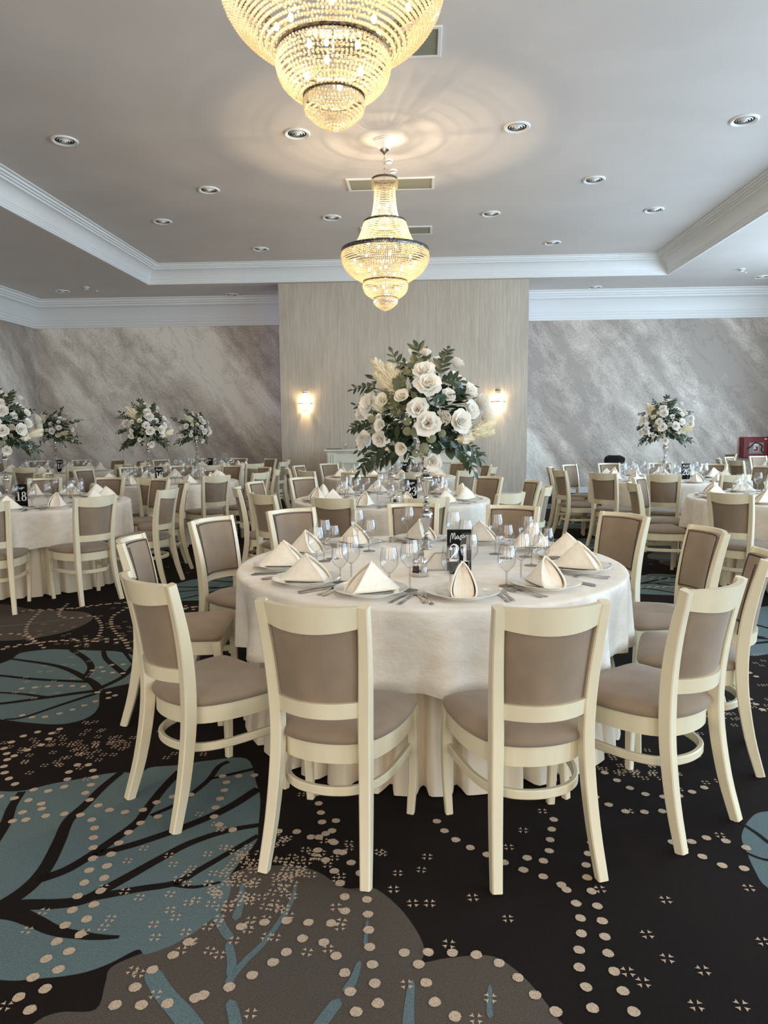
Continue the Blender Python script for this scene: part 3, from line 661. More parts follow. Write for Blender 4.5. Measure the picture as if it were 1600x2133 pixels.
VASE = [('base', MB().lathe(VP, 28).mesh('base', M_chrome, 50)), ('stem', MB().lathe(VS, 28).mesh('stem', M_chrome, 50)), ('cup', MB().lathe(VC, 28).mesh('cup', M_chrome, 50))]
VASE_H = .54

# ------------------------------------------------------------------ flowers
def petal(mb, M, w, l, cup, curl, ruff=0.0, mi=0, nu=4, nv=5, rnd=random):
    vs = []; p0 = rnd.uniform(0, 6)
    for j in range(nv + 1):
        v = j / nv; wd = w * min(1, .18 + 1.5 * v) ** .8 * (1 - .10 * v ** 5)
        for i in range(nu + 1):
            u = -1 + 2 * i / nu
            z = cup * (v ** 1.5) - curl * max(0, v - .6) ** 2 * 3 + .35 * cup * u * u * wd / max(w, 1e-6) + ruff * v * sin(4.5 * u + p0)
            vs.append(M @ Vector((u * wd, l * v * (1 - .30 * u * u * v) + ruff * .6 * v * cos(6 * u + p0), z)))
    fs = [(j * (nu + 1) + i, j * (nu + 1) + i + 1, (j + 1) * (nu + 1) + i + 1, (j + 1) * (nu + 1) + i) for j in range(nv) for i in range(nu)]
    mb.add(vs, fs, mi)
def flower(kind, seed):
    rnd = random.Random(seed); mb = MB()
    def ringp(n, tilt, w, l, cup, curl, ruff, z=0, r0=.05, off=0):
        for k in range(n):
            a = 2 * pi * (k + off) / n + rnd.uniform(-.12, .12)
            M = Matrix.Rotation(a, 4, 'Z') @ Matrix.Translation((0, r0, z)) @ Matrix.Rotation(R(tilt + rnd.uniform(-7, 7)), 4, 'X')
            petal(mb, M, w * rnd.uniform(.9, 1.1), l * rnd.uniform(.9, 1.08), cup, curl, ruff, 0, rnd=rnd)
    if kind == 'rose':
        ringp(5, 28, .55, .95, .30, .30, .02, -.15); ringp(5, 48, .5, .85, .25, .22, .02, -.1, .05, .5); ringp(5, 64, .42, .75, .2, .12, .01, -.05, .05); ringp(4, 76, .32, .66, .16, .05, .01, 0, .04, .5); ringp(3, 84, .22, .6, .1, 0, 0, 0, .02)
    elif kind == 'peony':
        ringp(7, 18, .52, 1.0, .26, .26, .05, -.12); ringp(7, 36, .46, .86, .26, .2, .06, -.06, .05, .5); ringp(7, 54, .38, .7, .22, .12, .07, 0, .05); ringp(6, 70, .28, .55, .14, .05, .06, 0, .04, .5)
    elif kind == 'open':
        ringp(6, 24, .62, 1.0, .34, .30, .10, -.08); ringp(5, 44, .5, .8, .3, .2, .10, 0, .05, .5); ringp(4, 62, .34, .55, .2, .1, .08, 0, .04)
    elif kind == 'ball':
        ringp(6, 46, .6, .95, .45, .0, .01, -.35); ringp(6, 60, .52, .95, .38, 0, .01, -.32, .05, .5); ringp(5, 72, .42, .95, .3, 0, .01, -.3, .04); ringp(4, 82, .3, .95, .18, 0, 0, -.28, .02, .3)
    elif kind == 'bud':
        ringp(4, 72, .34, 1.1, .2, 0, 0, -.2); ringp(4, 80, .3, 1.1, .16, 0, 0, -.2, .03, .5)
    if kind in ('open', 'peony'):
        for k in range(26):
            a = k * 2.4; r = .035 * sqrt(k); mb.octa((r * cos(a), r * sin(a), .10 + .05 * rnd.random()), .035, .05, 1)
    return mb
FLW = {}
for kind, pm in (('rose', M_cpetal), ('peony', M_petal), ('open', M_petal), ('ball', M_cpetal), ('bud', M_petal)):
    FLW[kind] = [flower(kind, s).mesh(kind, [pm, M_pollen], 60) for s in (1, 2)]
def leaf_mb(wd=.17, fold=.10, bend=.18, nv=6):
    mb = MB(); vs = []
    for j in range(nv + 1):
        v = j / nv; q = wd * sin(pi * (.04 + .94 * v) ** .85) if v < 1 else 0.004
        zc = -bend * v * v
        vs += [(-q, v, zc + fold * q), (0, v, zc - .0), (q, v, zc + fold * q)]
    fs = [(j * 3 + i, j * 3 + i + 1, (j + 1) * 3 + i + 1, (j + 1) * 3 + i) for j in range(nv) for i in range(2)]
    return mb.add(vs, fs)
LEAF = leaf_mb(.175); leaf_me = LEAF.mesh('leaf', M_leaf, 0)
RLEAF = leaf_mb(.36, .15, .1); rleaf_me = RLEAF.mesh('leaf', M_euca, 0)
def orient(d, up=Vector((0, 0, 1))):
    y = Vector(d).normalized(); x = y.cross(up); x = x.normalized() if x.length > 1e-4 else Vector((1, 0, 0)); z = x.cross(y)
    return Matrix((x, y, z)).transposed().to_4x4()
def facing(d):
    z = Vector(d).normalized(); x = Vector((0, 0, 1)).cross(z); x = x.normalized() if x.length > 1e-4 else Vector((1, 0, 0)); y = z.cross(x)
    return Matrix((x, y, z)).transposed().to_4x4()
def spray_layout(p0, p1, droop, n, ll, rnd, pair=True):
    p0, p1 = Vector(p0), Vector(p1); mid = (p0 + p1) / 2 + Vector((0, 0, droop))
    path = [p0 * (1 - t) ** 2 + mid * 2 * t * (1 - t) + p1 * t * t for t in [k / 8 for k in range(9)]]; Ms = []
    for k in range(n):
        t = .22 + .78 * k / max(1, n - 1); i = min(7, int(t * 8)); f = t * 8 - i
        p = path[i].lerp(path[i + 1], f); d = (path[i + 1] - path[i]).normalized()
        sd = d.cross(Vector((0, -1, .25))).normalized()
        for s in ((-1, 1) if (pair and k < n - 1) else (0,)):
            dd = (d * .8 + sd * s * rnd.uniform(.45, .8) + Vector((0, rnd.uniform(-.35, .25), rnd.uniform(-.1, .15)))).normalized()
            L_ = ll * rnd.uniform(.75, 1.1) * (1 - .25 * t)
            Ms.append(Matrix.Translation(p) @ orient(dd, Vector((rnd.uniform(-.4, .4), -.8, .6))) @ Matrix.Scale(L_ * 1.5, 4))
    return path, Ms
def pampas_mb(p0, p1, wd, rnd, n=520):
    wd = wd * 1.75
    p0, p1 = Vector(p0), Vector(p1); d = p1 - p0; L_ = d.length; d.normalize(); mb = MB()
    a = d.cross(Vector((0, 1, 0))); a = a.normalized() if a.length > .1 else Vector((1, 0, 0)); b = d.cross(a)
    mb.tube([p0, p0.lerp(p1, .5), p1], [.0022, .0016, .0008], 5)
    for k in range(n):
        t = .12 + .88 * rnd.random(); an = rnd.uniform(0, 2 * pi); p = p0.lerp(p1, t); o = a * cos(an) + b * sin(an)
        ln = wd * (.55 + .6 * sin(pi * min(1, t * .9 + .1))) * rnd.uniform(.7, 1.15)
        q = p + (d * .85 + o * rnd.uniform(.35, .9)).normalized() * ln + Vector((0, 0, -.12 * ln)); mdl = p.lerp(q, .5) + o * ln * .12
        sd = d.cross(o).normalized() * .0021
        mb.add([p - sd * .5, p + sd * .5, mdl + sd, q, mdl - sd], [(0, 1, 2, 4), (4, 2, 3)])
    return mb
# what the front arrangement shows, read off the photograph: x, y in its crop, kind, radius
BQ_F = [(820, 340, 'peony', 100, .0), (855, 460, 'peony', 118, .0), (1090, 440, 'peony', 112, .35), (1230, 505, 'open', 66, .1), (440, 595, 'rose', 66, .0), (615, 565, 'rose', 70, .0), (320, 640, 'open', 104, .1),
        (760, 685, 'open', 98, .0), (850, 810, 'open', 118, -.03), (1000, 760, 'ball', 84, 0), (1140, 790, 'peony', 104, 0), (1225, 690, 'open', 92, .15), (415, 820, 'open', 60, 0), (410, 950, 'peony', 76, 0),
        (265, 970, 'open', 80, .1), (610, 1030, 'rose', 64, 0), (890, 1150, 'open', 92, -.02), (690, 165, 'bud', 40, .3), (505, 410, 'bud', 40, .1), (960, 330, 'peony', 80, .25), (1030, 560, 'open', 70, .1), (560, 700, 'rose', 44, .05), (680, 640, 'bud', 36, .0), (1180, 920, 'open', 70, .1), (250, 720, 'open', 70, .2)]
BQ_BACK = [(-.22, .22, .40, 'peony', .075), (.02, .29, .30, 'open', .078), (.21, .22, .38, 'rose', .052), (-.12, .29, .16, 'peony', .07), (.16, .27, .14, 'open', .075), (-.31, .08, .27, 'rose', .05), (.31, .1, .22, 'open', .07), (.06, .18, .50, 'peony', .07), (-.2, .2, .04, 'rose', .048), (.22, .2, .02, 'ball', .05), (0, .1, .56, 'rose', .045), (-.32, .16, .12, 'open', .06), (.30, .2, .30, 'peony', .065), (.0, .28, .02, 'rose', .05), (-.12, .2, .50, 'rose', .046), (.16, .14, .50, 'open', .055), (-.05, .3, .42, 'ball', .05)]
BQ_S = [((950, 420), (1035, 120), .02, 7, .062), ((640, 440), (520, 150), .02, 5, .05), ((420, 500), (150, 500), .03, 6, .045), ((400, 820), (130, 870), .04, 7, .048), ((520, 1010), (225, 1245), .05, 9, .062), ((1060, 1020), (1275, 1250), .05, 7, .055),
        ((960, 980), (1330, 1075), .05, 8, .05), ((960, 440), (1150, 420), .02, 5, .06), ((600, 1060), (420, 1150), .03, 7, .055), ((1180, 850), (1260, 960), .02, 5, .04), ((640, 1050), (700, 1160), .0, 4, .05), ((600, 800), (500, 900), .0, 6, .06), ((900, 900), (1110, 960), .01, 7, .07), ((700, 420), (640, 250), .0, 6, .05), ((760, 600), (720, 500), .0, 4, .05)]
BQ_SB = [((-.1, .1, .3), (-.3, .34, .45)), ((.1, .1, .3), (.28, .36, .4)), ((0, .1, .2), (.0, .42, .2)), ((-.1, .1, .05), (-.3, .28, -.05)), ((.1, .1, .05), (.32, .26, -.02)), ((0, .1, .4), (-.05, .26, .62)), ((.05, .1, .15), (.2, .38, .1))]
BQ_Y = 3.85
VX, VY = 0.025, BQ_Y
BQ_Z0 = TZ + VASE_H - .01
def bq(px, py, dy):
    p = at_y(700 + px / 4.444, 700 + py / 4.444, BQ_Y + dy); return Vector((p.x - VX, p.y - VY, p.z - BQ_Z0))
def bulge(px, py):
    u = (px - 780) / 620; v = (py - 700) / 560; q = 1 - min(1, u * u + v * v); return -.30 * sqrt(max(q, .02)) * .85
def arrangement_parts():
    rnd = random.Random(5); parts = []     # (name, kind, mesh, matrix, subleaves)
    cen = Vector((0, 0.0, .22))
    for x, y, kind, r, extra in BQ_F:
        dy = bulge(x, y) + extra * .6; p = bq(x, y, dy); d = (p - cen); d.normalize()
        d = (d + Vector((0, -.55, .25))).normalized()
        s = r / 4.444 / 1480 * (BQ_Y + dy) * (1.3 if kind in ('rose', 'ball') else 1.2)
        parts.append(('flower', FLW[kind][rnd.randint(0, 1)], Matrix.Translation(p) @ facing(d) @ Matrix.Rotation(rnd.uniform(0, 6), 4, 'Z') @ Matrix.Scale(s, 4), None))
    for x, y, z, kind, s in BQ_BACK:
        p = Vector((x, y, z)); d = (p - cen).normalized()
        parts.append(('flower', FLW[kind][rnd.randint(0, 1)], Matrix.Translation(p) @ facing(d) @ Matrix.Scale(s, 4), None))
    for a, b, dr, n, ll in BQ_S:
        p0 = bq(*a, bulge(*a) * .9); p1 = bq(*b, bulge(*b) * .5)
        path, Ms = spray_layout(p0, p1, dr, n, ll, rnd)
        full = [Vector((0, 0, 0)).lerp(p0, .45)] + path
        parts.append(('leaf_spray', MB().tube(full, .0022, 5).mesh('leaf_spray', M_leaf, 60), Matrix.Identity(4), [(leaf_me, LEAF, M_) for M_ in Ms]))
    for a, b in BQ_SB:
        path, Ms = spray_layout(a, b, .03, 6, .07, rnd)
        parts.append(('leaf_spray', MB().tube([Vector((0, 0, .0))] + path, .0022, 5).mesh('leaf_spray', M_leaf, 60), Matrix.Identity(4), [(leaf_me, LEAF, M_) for M_ in Ms]))
    for a, b in (((640, 420), (760, 190)), ((560, 560), (600, 390)), ((560, 700), (480, 560)), ((520, 760), (600, 680)), ((800, 700), (740, 580))):
        path, Ms = spray_layout(bq(*a, bulge(*a)), bq(*b, bulge(*b) * .9), .01, 4, .04, rnd)
        parts.append(('eucalyptus_spray', MB().tube(path, .0018, 5).mesh('eucalyptus_spray', M_euca, 60), Matrix.Identity(4), [(rleaf_me, RLEAF, M_) for M_ in Ms]))
    for a, b, wd in (((620, 520), (360, 235), .034), ((640, 520), (500, 280), .034), ((680, 560), (560, 320), .030), ((660, 560), (640, 400), .025), ((1230, 880), (1450, 800), .030), ((1230, 900), (1440, 880), .026), ((1100, 960), (1240, 930), .03), ((600, 560), (380, 360), .03)):
        parts.append(('pampas_plume', pampas_mb(bq(*a, bulge(*a) * .8), bq(*b, bulge(*b) * .6), wd, rnd).mesh('pampas_plume', M_pampas, 0), Matrix.Identity(4), None))
    for x, y, r in ((950, 600, 62), (830, 630, 46), (990, 570, 40)):
        mb = MB()
        for k in range(46):
            t = k / 46; a = k * 2.4; rr = sqrt(t); M_ = Matrix.Rotation(a, 4, 'Z') @ Matrix.Translation((0, rr * .55, .5 * (1 - t))) @ Matrix.Rotation(R(70 - 60 * t), 4, 'X')
            petal(mb, M_, .16, .5, .1, 0, 0, 0, 2, 2, rnd)
        p = bq(x, y, bulge(x, y)); parts.append(('succulent', mb.mesh('succulent', M_succ, 0), Matrix.Translation(p) @ facing((p - cen) + Vector((0, -.1, 0))) @ Matrix.Scale(r / 4.444 / 410, 4), None))
    pod = MB()
    for k in range(90):
        z = 1 - 2 * (k + .5) / 90; a = k * 2.4; q = sqrt(1 - z * z); pod.ico((q * cos(a) * .8, q * sin(a) * .8, z * .8), .2)
    pod_me = pod.mesh('seed_pod', M_pod, 0)
    for x, y, r in ((660, 880, 46), (735, 890, 50), (880, 945, 50), (815, 1035, 52), (660, 790, 44), (740, 1085, 42), (350, 880, 36), (330, 770, 40), (980, 900, 40)):
        p = bq(x, y, bulge(x, y)); parts.append(('seed_pod', pod_me, Matrix.Translation(p) @ Matrix.Rotation(rnd.uniform(0, 6), 4, 'Z') @ Matrix.Scale(r / 4.444 / 415, 4), None))
    br = MB()
    for x, y in ((860, 935), (885, 960), (870, 1015), (890, 1030), (755, 980), (715, 840), (740, 945), (880, 975), (640, 770), (690, 800), (745, 1075), (730, 1100), (1285, 660), (1290, 690), (1265, 640)):
        p = bq(x, y, bulge(x, y) - .02); br.ico(p, .0055)
    parts.append(('berries', br.mesh('berries', M_berry, 60), Matrix.Identity(4), None))
    fo = MB()
    for k in range(420):
        a, b = rnd.uniform(0, 2 * pi), rnd.uniform(-.75, 1); q = sqrt(1 - b * b); d = Vector((q * cos(a), q * sin(a), b)); rr = rnd.uniform(.45, .86)
        p = Vector((d.x * .26 * rr, d.y * .25 * rr, .22 + d.z * .24 * rr)); fo.put(LEAF if k % 4 else RLEAF, Matrix.Translation(p) @ orient((d + Vector((rnd.uniform(-.7, .7), rnd.uniform(-.7, .7), rnd.uniform(-.7, .4)))), Vector((rnd.uniform(-1, 1), rnd.uniform(-1, 1), 1))) @ Matrix.Scale(rnd.uniform(.05, .085), 4))
    parts.append(('foliage', fo.mesh('foliage', M_leaf, 0), Matrix.Identity(4), 'stuff'))
    return parts
ARR = arrangement_parts()
# joined sprays for the smaller, farther arrangements
ARR_FAR = []
for n, me, M_, sub in ARR:
    if isinstance(sub, list):
        mb = MB(); 
        for _, proto, Ml in sub: mb.put(proto, Ml)
        far = bpy.data.meshes.new(n); 
        mb2 = MB(); mb2.V = [tuple(v.co) for v in me.vertices]; mb2.F = [tuple(p.vertices) for p in me.polygons]; mb2.M = [0] * len(mb2.F); mb2.put(mb, Matrix.Identity(4), 0)
        ARR_FAR.append((n, mb2.mesh(n, me.materials[0], 0), M_, None))
    else: ARR_FAR.append((n, me, M_, sub))
def arrangement(x, y, rz, s, parts, label, vlabel):
    v = empty('tall_vase', (x, y, TZ))
    for n, me in VASE: obj(n, me, v)
    tag(v, vlabel, 'vase', 'tall chrome vases on the banquet tables')
    r = empty('flower_arrangement', (x, y, BQ_Z0), rz); r.scale = (s, s, s)
    for n, me, M_, sub in parts:
        o = obj(n, me, r); o.matrix_local = M_
        if sub == 'stuff': o['kind'] = 'stuff'
        elif sub:
            for lm, _, Ml in sub:
                l = obj('leaf', lm, o); l.matrix_local = Ml
    tag(r, label, 'flowers', 'flower arrangements on the banquet tables')

# ------------------------------------------------------------------ number cards: lettering drawn as ribbons
def ribbon(mb, pts, z=0.0, n=5, loop=False):
    q = catmull(pts, n, loop); k = len(q); vs = []
    for i, p in enumerate(q):
        t = (q[(i + 1) % k] - q[i - 1]) if loop else (q[min(i + 1, k - 1)] - q[max(i - 1, 0)])
        t = Vector((t.x, t.y, 0)).normalized(); nn = Vector((-t.y, t.x, 0)); wv = p.z / 2
        vs += [(p.x + nn.x * wv, p.y + nn.y * wv, z), (p.x - nn.x * wv, p.y - nn.y * wv, z)]
    fs = [(2 * i, 2 * i + 1, (2 * i + 3) % (2 * k), (2 * i + 2) % (2 * k)) for i in range(k if loop else k - 1)]
    mb.add(vs, fs)
def disc(mb, x, y, r): mb.add([(x + r * cos(2 * pi * i / 12), y + r * sin(2 * pi * i / 12), 0) for i in range(12)], [tuple(range(12))])
def ell(cx, cy, rx, ry, w0, w1, n=12): return [(cx + rx * cos(2 * pi * i / n), cy + ry * sin(2 * pi * i / n), w0 + (w1 - w0) * abs(cos(2 * pi * i / n))) for i in range(n)]
def digit(c):
    mb = MB()
    if c == '1':
        ribbon(mb, [(.32, .02, .17), (.32, .5, .17), (.32, .99, .17)]); ribbon(mb, [(.08, .90, .05), (.2, .93, .07), (.3, .97, .08)]); ribbon(mb, [(.08, .02, .045), (.32, .02, .045), (.56, .02, .045)])
    elif c == '2':
        ribbon(mb, [(.12, .74, .05), (.14, .86, .05), (.24, .97, .05), (.36, .98, .08), (.49, .88, .14), (.52, .72, .17), (.45, .55, .14), (.3, .36, .08), (.14, .18, .05), (.06, .06, .05)]); disc(mb, .15, .74, .085)
        ribbon(mb, [(.05, .07, .12), (.25, .08, .13), (.42, .07, .14), (.54, .09, .1)]); ribbon(mb, [(.54, .08, .06), (.57, .28, .03)])
    elif c == '3':
        ribbon(mb, [(.12, .8, .05), (.18, .93, .05), (.3, .98, .06), (.44, .9, .13), (.47, .76, .16), (.4, .6, .1), (.24, .53, .05)]); ribbon(mb, [(.24, .53, .05), (.42, .48, .1), (.52, .3, .17), (.44, .08, .12), (.28, .01, .05), (.14, .06, .05), (.09, .2, .05)]); disc(mb, .13, .8, .075); disc(mb, .12, .22, .08)
    elif c == '6':
        ribbon(mb, ell(.31, .31, .2, .29, .045, .16), 0, 4, True); ribbon(mb, [(.11, .3, .16), (.12, .6, .16), (.24, .88, .09), (.38, .98, .05), (.48, .93, .05), (.52, .82, .05)]); disc(mb, .48, .82, .075)
    elif c == '8':
        ribbon(mb, ell(.31, .76, .17, .22, .045, .13), 0, 4, True); ribbon(mb, ell(.31, .27, .21, .26, .045, .16), 0, 4, True)
    elif c == '9':
        ribbon(mb, ell(.31, .69, .2, .29, .045, .16), 0, 4, True); ribbon(mb, [(.51, .7, .16), (.5, .4, .16), (.38, .12, .09), (.24, .02, .05), (.14, .07, .05), (.1, .18, .05)]); disc(mb, .14, .18, .075)
    return mb
def masa():
    mb = MB(); w = .05
    P = lambda *a: [(x, y, w) for x, y in a]
    ribbon(mb, P((-.02, -.22), (.0, .05), (.08, .42), (.2, .72), (.28, .68), (.27, .4), (.25, .12), (.33, .4), (.46, .72), (.53, .66), (.5, .35), (.48, .1), (.56, .12), (.64, .3)), 0, 5)
    ribbon(mb, P((.86, .38), (.76, .42), (.68, .28), (.7, .12), (.8, .14), (.88, .38), (.87, .16), (.94, .1), (1.02, .2)), 0, 5)
    ribbon(mb, P((1.02, .2), (1.14, .46), (1.17, .3), (1.16, .08), (1.05, -.06), (.98, .0), (1.1, .1), (1.25, .22)), 0, 5)
    ribbon(mb, P((1.44, .42), (1.34, .46), (1.26, .32), (1.28, .16), (1.38, .18), (1.46, .42), (1.46, .22), (1.54, .2), (1.7, .42)), 0, 5)
    return mb
def card(x, y, rz, num, label, lettered=True):
    r = empty('number_card', (x, y, TZ), rz)
    MB().cbox(-.058, .058, -.0025, .0025, .012, .212, .001).build('panel', M_black, r)
    MB().cbox(-.045, .045, -.02, .03, 0, .012, .002).build('stand', M_black, r)
    mb = MB(); FR = Matrix.Translation((0, -.0032, 0)) @ Matrix.Rotation(R(90), 4, 'X')
    mb.put(masa(), FR @ Matrix.Translation((-.042, .160, 0)) @ Matrix.Rotation(R(5), 4, 'Z') @ Matrix.Scale(.046, 4))
    tot = len(num) * .62; s = .084
    for i, c in enumerate(num):
        mb.put(digit(c), FR @ Matrix.Translation((-.5 * tot * s + i * .62 * s, .058, 0)) @ Matrix.Scale(s, 4))
    mb.build('lettering', M_white, r, 0)
    tag(r, label, 'table sign', 'black number cards on the tables')

# ------------------------------------------------------------------ banquet tables
SEAT = ['near side just right of centre', 'near right side', 'right side nearer half', 'right side farther half', 'far right side', 'far side just right of centre',
        'far side just left of centre', 'far left side', 'left side farther half', 'left side nearer half', 'near left side', 'near side just left of centre']
def order(angles): return sorted(angles, key=lambda a: a % 360)
def seats(angles):
    # each place with its own wording, by the nearest of twelve regular places
    left = dict(zip([15 + 30 * k for k in range(12)], SEAT)); out = []
    if len(angles) == 12: return list(zip(order(angles), SEAT))
    for a in order(angles):
        c = min(left, key=lambda q: abs((q - a + 180) % 360 - 180)); out.append((a, left.pop(c)))
    return out
def place(cx, cy, a, r): return cx + r * sin(R(a)), cy - r * cos(R(a))
glass_used = {}
def glass(kind, x, y, label):
    r = empty('wine_glass' if kind == 'wine' else 'water_goblet', (x, y, TZ), random.uniform(0, 6))
    bo, st = WINE if kind == 'wine' else WATER
    obj('bowl', bo, r); obj('stem', st, r); tag(r, label, 'glass', 'stemmed glasses on the tables'); return r
def table(cx, cy, name, chairs, plates=None, ci=0, nap=None, cutlery=False, glasses=True, group=None, crad=1.248):
    t = empty('round_table', (cx, cy, 0)); obj('tabletop', top_me, t); obj('pedestal', ped_me, t); obj('skirt', SKIRT[ci % 2], t, rot=(0, 0, ci * .7))
    tag(t, 'round table in floor length pleated satin skirt, %s' % name, 'table', 'round banquet tables')
    c = obj('tablecloth', CLOTH[ci % 3], None, (cx, cy, 0), (0, 0, ci * 1.1)); tag(c, 'round white overlay cloth draped over %s' % name, 'tablecloth', 'white overlay cloths')
    rnd = random.Random(ci + 50)
    for a, ph in seats(chairs):
        rr = crad + rnd.uniform(-.015, .02); ok = False
        for da in (0, 4, -4, 8, -8, 12, -12):
            x, y = place(cx, cy, a + da, rr)
            if free(x, y, name): ok = True; a += da; break
        if ok and seen((x, y, .5)): chair(x, y, R(a) + rnd.uniform(-.05, .05), 'cream chair with taupe pads at %s, %s' % (name, ph), 'chairs around the banquet tables')
    for k, (a, ph) in enumerate(seats(plates or chairs)):
        x, y = place(cx, cy, a, .745)
        if not seen((x, y, .8), 200): continue
        p = obj('dinner_plate', plate_me, None, (x, y, TZ), (0, 0, R(a))); tag(p, 'white rimmed dinner plate at %s, %s' % (name, ph), 'plate', 'dinner plates on the tables')
        na = nap[k] if nap else a + rnd.choice((-70, -40, 0, 60, 85, 20))
        n = obj('folded_napkin', napkin_me, None, (x, y, TZ + .0085), (0, 0, R(na)), (1.02, 1.04, rnd.uniform(.88, .98))); tag(n, 'ivory pyramid folded napkin at %s, %s' % (name, ph), 'napkin', 'pyramid napkins on the plates')
        if glasses:
            for kind, rr, da in (('wine', .50, 3), ('water', .53, 17)):
                gx, gy = place(cx, cy, a + da + rnd.uniform(-2, 2), rr + rnd.uniform(-.02, .02)); glass(kind, gx, gy, '%s glass at %s, %s' % ('tall wine' if kind == 'wine' else 'short water', name, ph))
        if cutlery:
            for me, nm, lb, off in ((knife_me, 'table_knife', 'inner steel knife', 11.5), (knife_me, 'table_knife', 'outer steel knife', 13.8), (fork_me, 'table_fork', 'inner steel fork', -12.0), (fork_me, 'table_fork', 'outer steel fork', -14.4)):
                kx, ky = place(cx, cy, a + off * .95, .80 + rnd.uniform(-.012, .012)); o = obj(nm, me, None, (kx, ky, TZ + .001), (0, 0, R(a + rnd.uniform(-5, 5))))
                tag(o, '%s at %s, %s' % (lb, name, ph), 'knife' if 'knife' in nm else 'fork', 'cutlery on the tables')
ring12 = lambda a0: [a0 + 30 * k for k in range(12)]
T21 = (0.04, 3.64)
table(*T21, 'the front table', [-15, 14, 40, 68, 98, 126, 156, 184, 218, 243, 275, 316], [-20, 10, 42, 76, 101, 127, 155, 184, 217, 248, 280, 311], 0,
      [0, 15, 62, 75, 85, 75, 40, 40, 50, 90, 80, -60], True, False)
G21 = [('wine', 660, 1191), ('wine', 675, 1169), ('water', 693, 1164), ('water', 709, 1213), ('wine', 732, 1219), ('wine', 745, 1140), ('water', 769, 1148), ('water', 811, 1225), ('wine', 854, 1230), ('wine', 849, 1131),
       ('water', 938, 1224), ('wine', 977, 1214), ('wine', 944, 1146), ('water', 970, 1150), ('wine', 1032, 1154), ('water', 1054, 1163), ('wine', 1107, 1178), ('water', 1136, 1172), ('water', 1126, 1194), ('wine', 1085, 1212), ('water', 1055, 1221), ('wine', 1095, 1160)]
_pl = order([-20, 10, 42, 76, 101, 127, 155, 184, 217, 248, 280, 311]); _n = {}
for kind, px, py in G21:
    p = at_z(px, py, TZ); a = math.degrees(atan2(p.x - T21[0], -(p.y - T21[1]))) % 360
    i = min(range(12), key=lambda k: abs((_pl[k] - a + 180) % 360 - 180)); key = (kind, i); _n[key] = _n.get(key, 0) + 1
    lb = '%s glass at the front table, %s' % ('tall wine' if kind == 'wine' else 'short water', SEAT[i])
    if _n[key] > 1: lb = 'second ' + lb + ', slightly right'
    glass(kind, p.x, p.y, lb)
CH = lambda a0: ring12(a0)
TBL = [  # centre, phrase, chair angles, cutlery, card number, card spot, bouquet turn and size, bouquet label
    ((-0.30, 7.10), 'the middle table', [-16, 13, 44, 76, 106, 135, 165, 195, 225, 255, 285, 315], True, '23', (0.20, -0.28), .4, .92, 'behind the big front bouquet, middle row'),
    ((-0.47, 10.6), 'the bar table', CH(15), False, '', (0.22, -.12), -.6, .92, 'at the table before the bar'),
    ((-3.92, 6.82), 'table eighteen', [18, 50, 82, 116, 144, 172, 202, 232, 262, 290, 320, 348], True, '18', (0.20, -0.42), .5, .98, 'at the left edge, with a pampas plume'),
    ((-3.55, 9.70), 'table nineteen', [15, 43, 71, 99, 128, 158, 190, 220, 250, 285, 315, 345], False, '19', (0.0, -0.25), .5, .95, 'at table 19, second bouquet from left wall'),
    ((-6.50, 12.35), 'table sixteen', CH(10), False, '16', (0.15, -.15), -.35, .95, 'farthest left, above table 16'),
    ((-3.95, 12.75), 'the back left table', CH(20), False, '', (0.15, -.15), .9, .88, 'right of the table 19 bouquet, farther back'),
    ((-6.80, 9.45), 'the left edge table', CH(5), False, None, None, 2.8, .95, 'at the cropped left table'),
    ((3.28, 9.80), 'table twenty-six', [-18, -46, -76, -106, -136, 12, 42, 72, 104, 134, 164, 194], False, '26', (0.25, -.10), -.5, .92, 'in front of the right wall, at table 26'),
    ((3.62, 7.05), 'the right edge table', [-45, -95, -125, -15, 15, 45, 75, 105, 135, 165, 195], True, None, None, .3, 1.0, 'at the cropped right table'),
    ((6.65, 12.3), 'the red cabinet table', CH(12), False, None, None, .9, .95, 'at the table by the red cabinet'),
]
VOFF = {0: (0, .1), 2: (-.22, .05), 3: (-.24, 0), 5: (-.13, 0), 8: (.42, .1)}      # where the vase stands off its table's centre
for i, (c, nm, chs, cut, num, cs, turn, bs, bl) in enumerate(TBL):
    table(*c, nm, chs, None, i + 1, None, cut, True)
    if seen((c[0], c[1], 1.5), 260): vx, vy = VOFF.get(i, (0, 0)); arrangement(c[0] + vx, c[1] + vy, turn, bs, ARR_FAR, 'white rose and greenery bouquet %s' % bl, 'tall slim chrome vase at %s' % nm)
    if num is not None: card(c[0] + cs[0], c[1] + cs[1], .02, num, 'black number card %sat %s' % ('' if not num else 'reading %s ' % num, nm))
arrangement(VX, VY, 0, 1.0, ARR, 'large front bouquet of white peonies, roses, pampas and dark leaves', 'tall slim chrome vase at the front table')
p = at_z(957, 1197, TZ); card(p.x, p.y + .03, R(3), '21', 'black number card reading 21 on the front table')

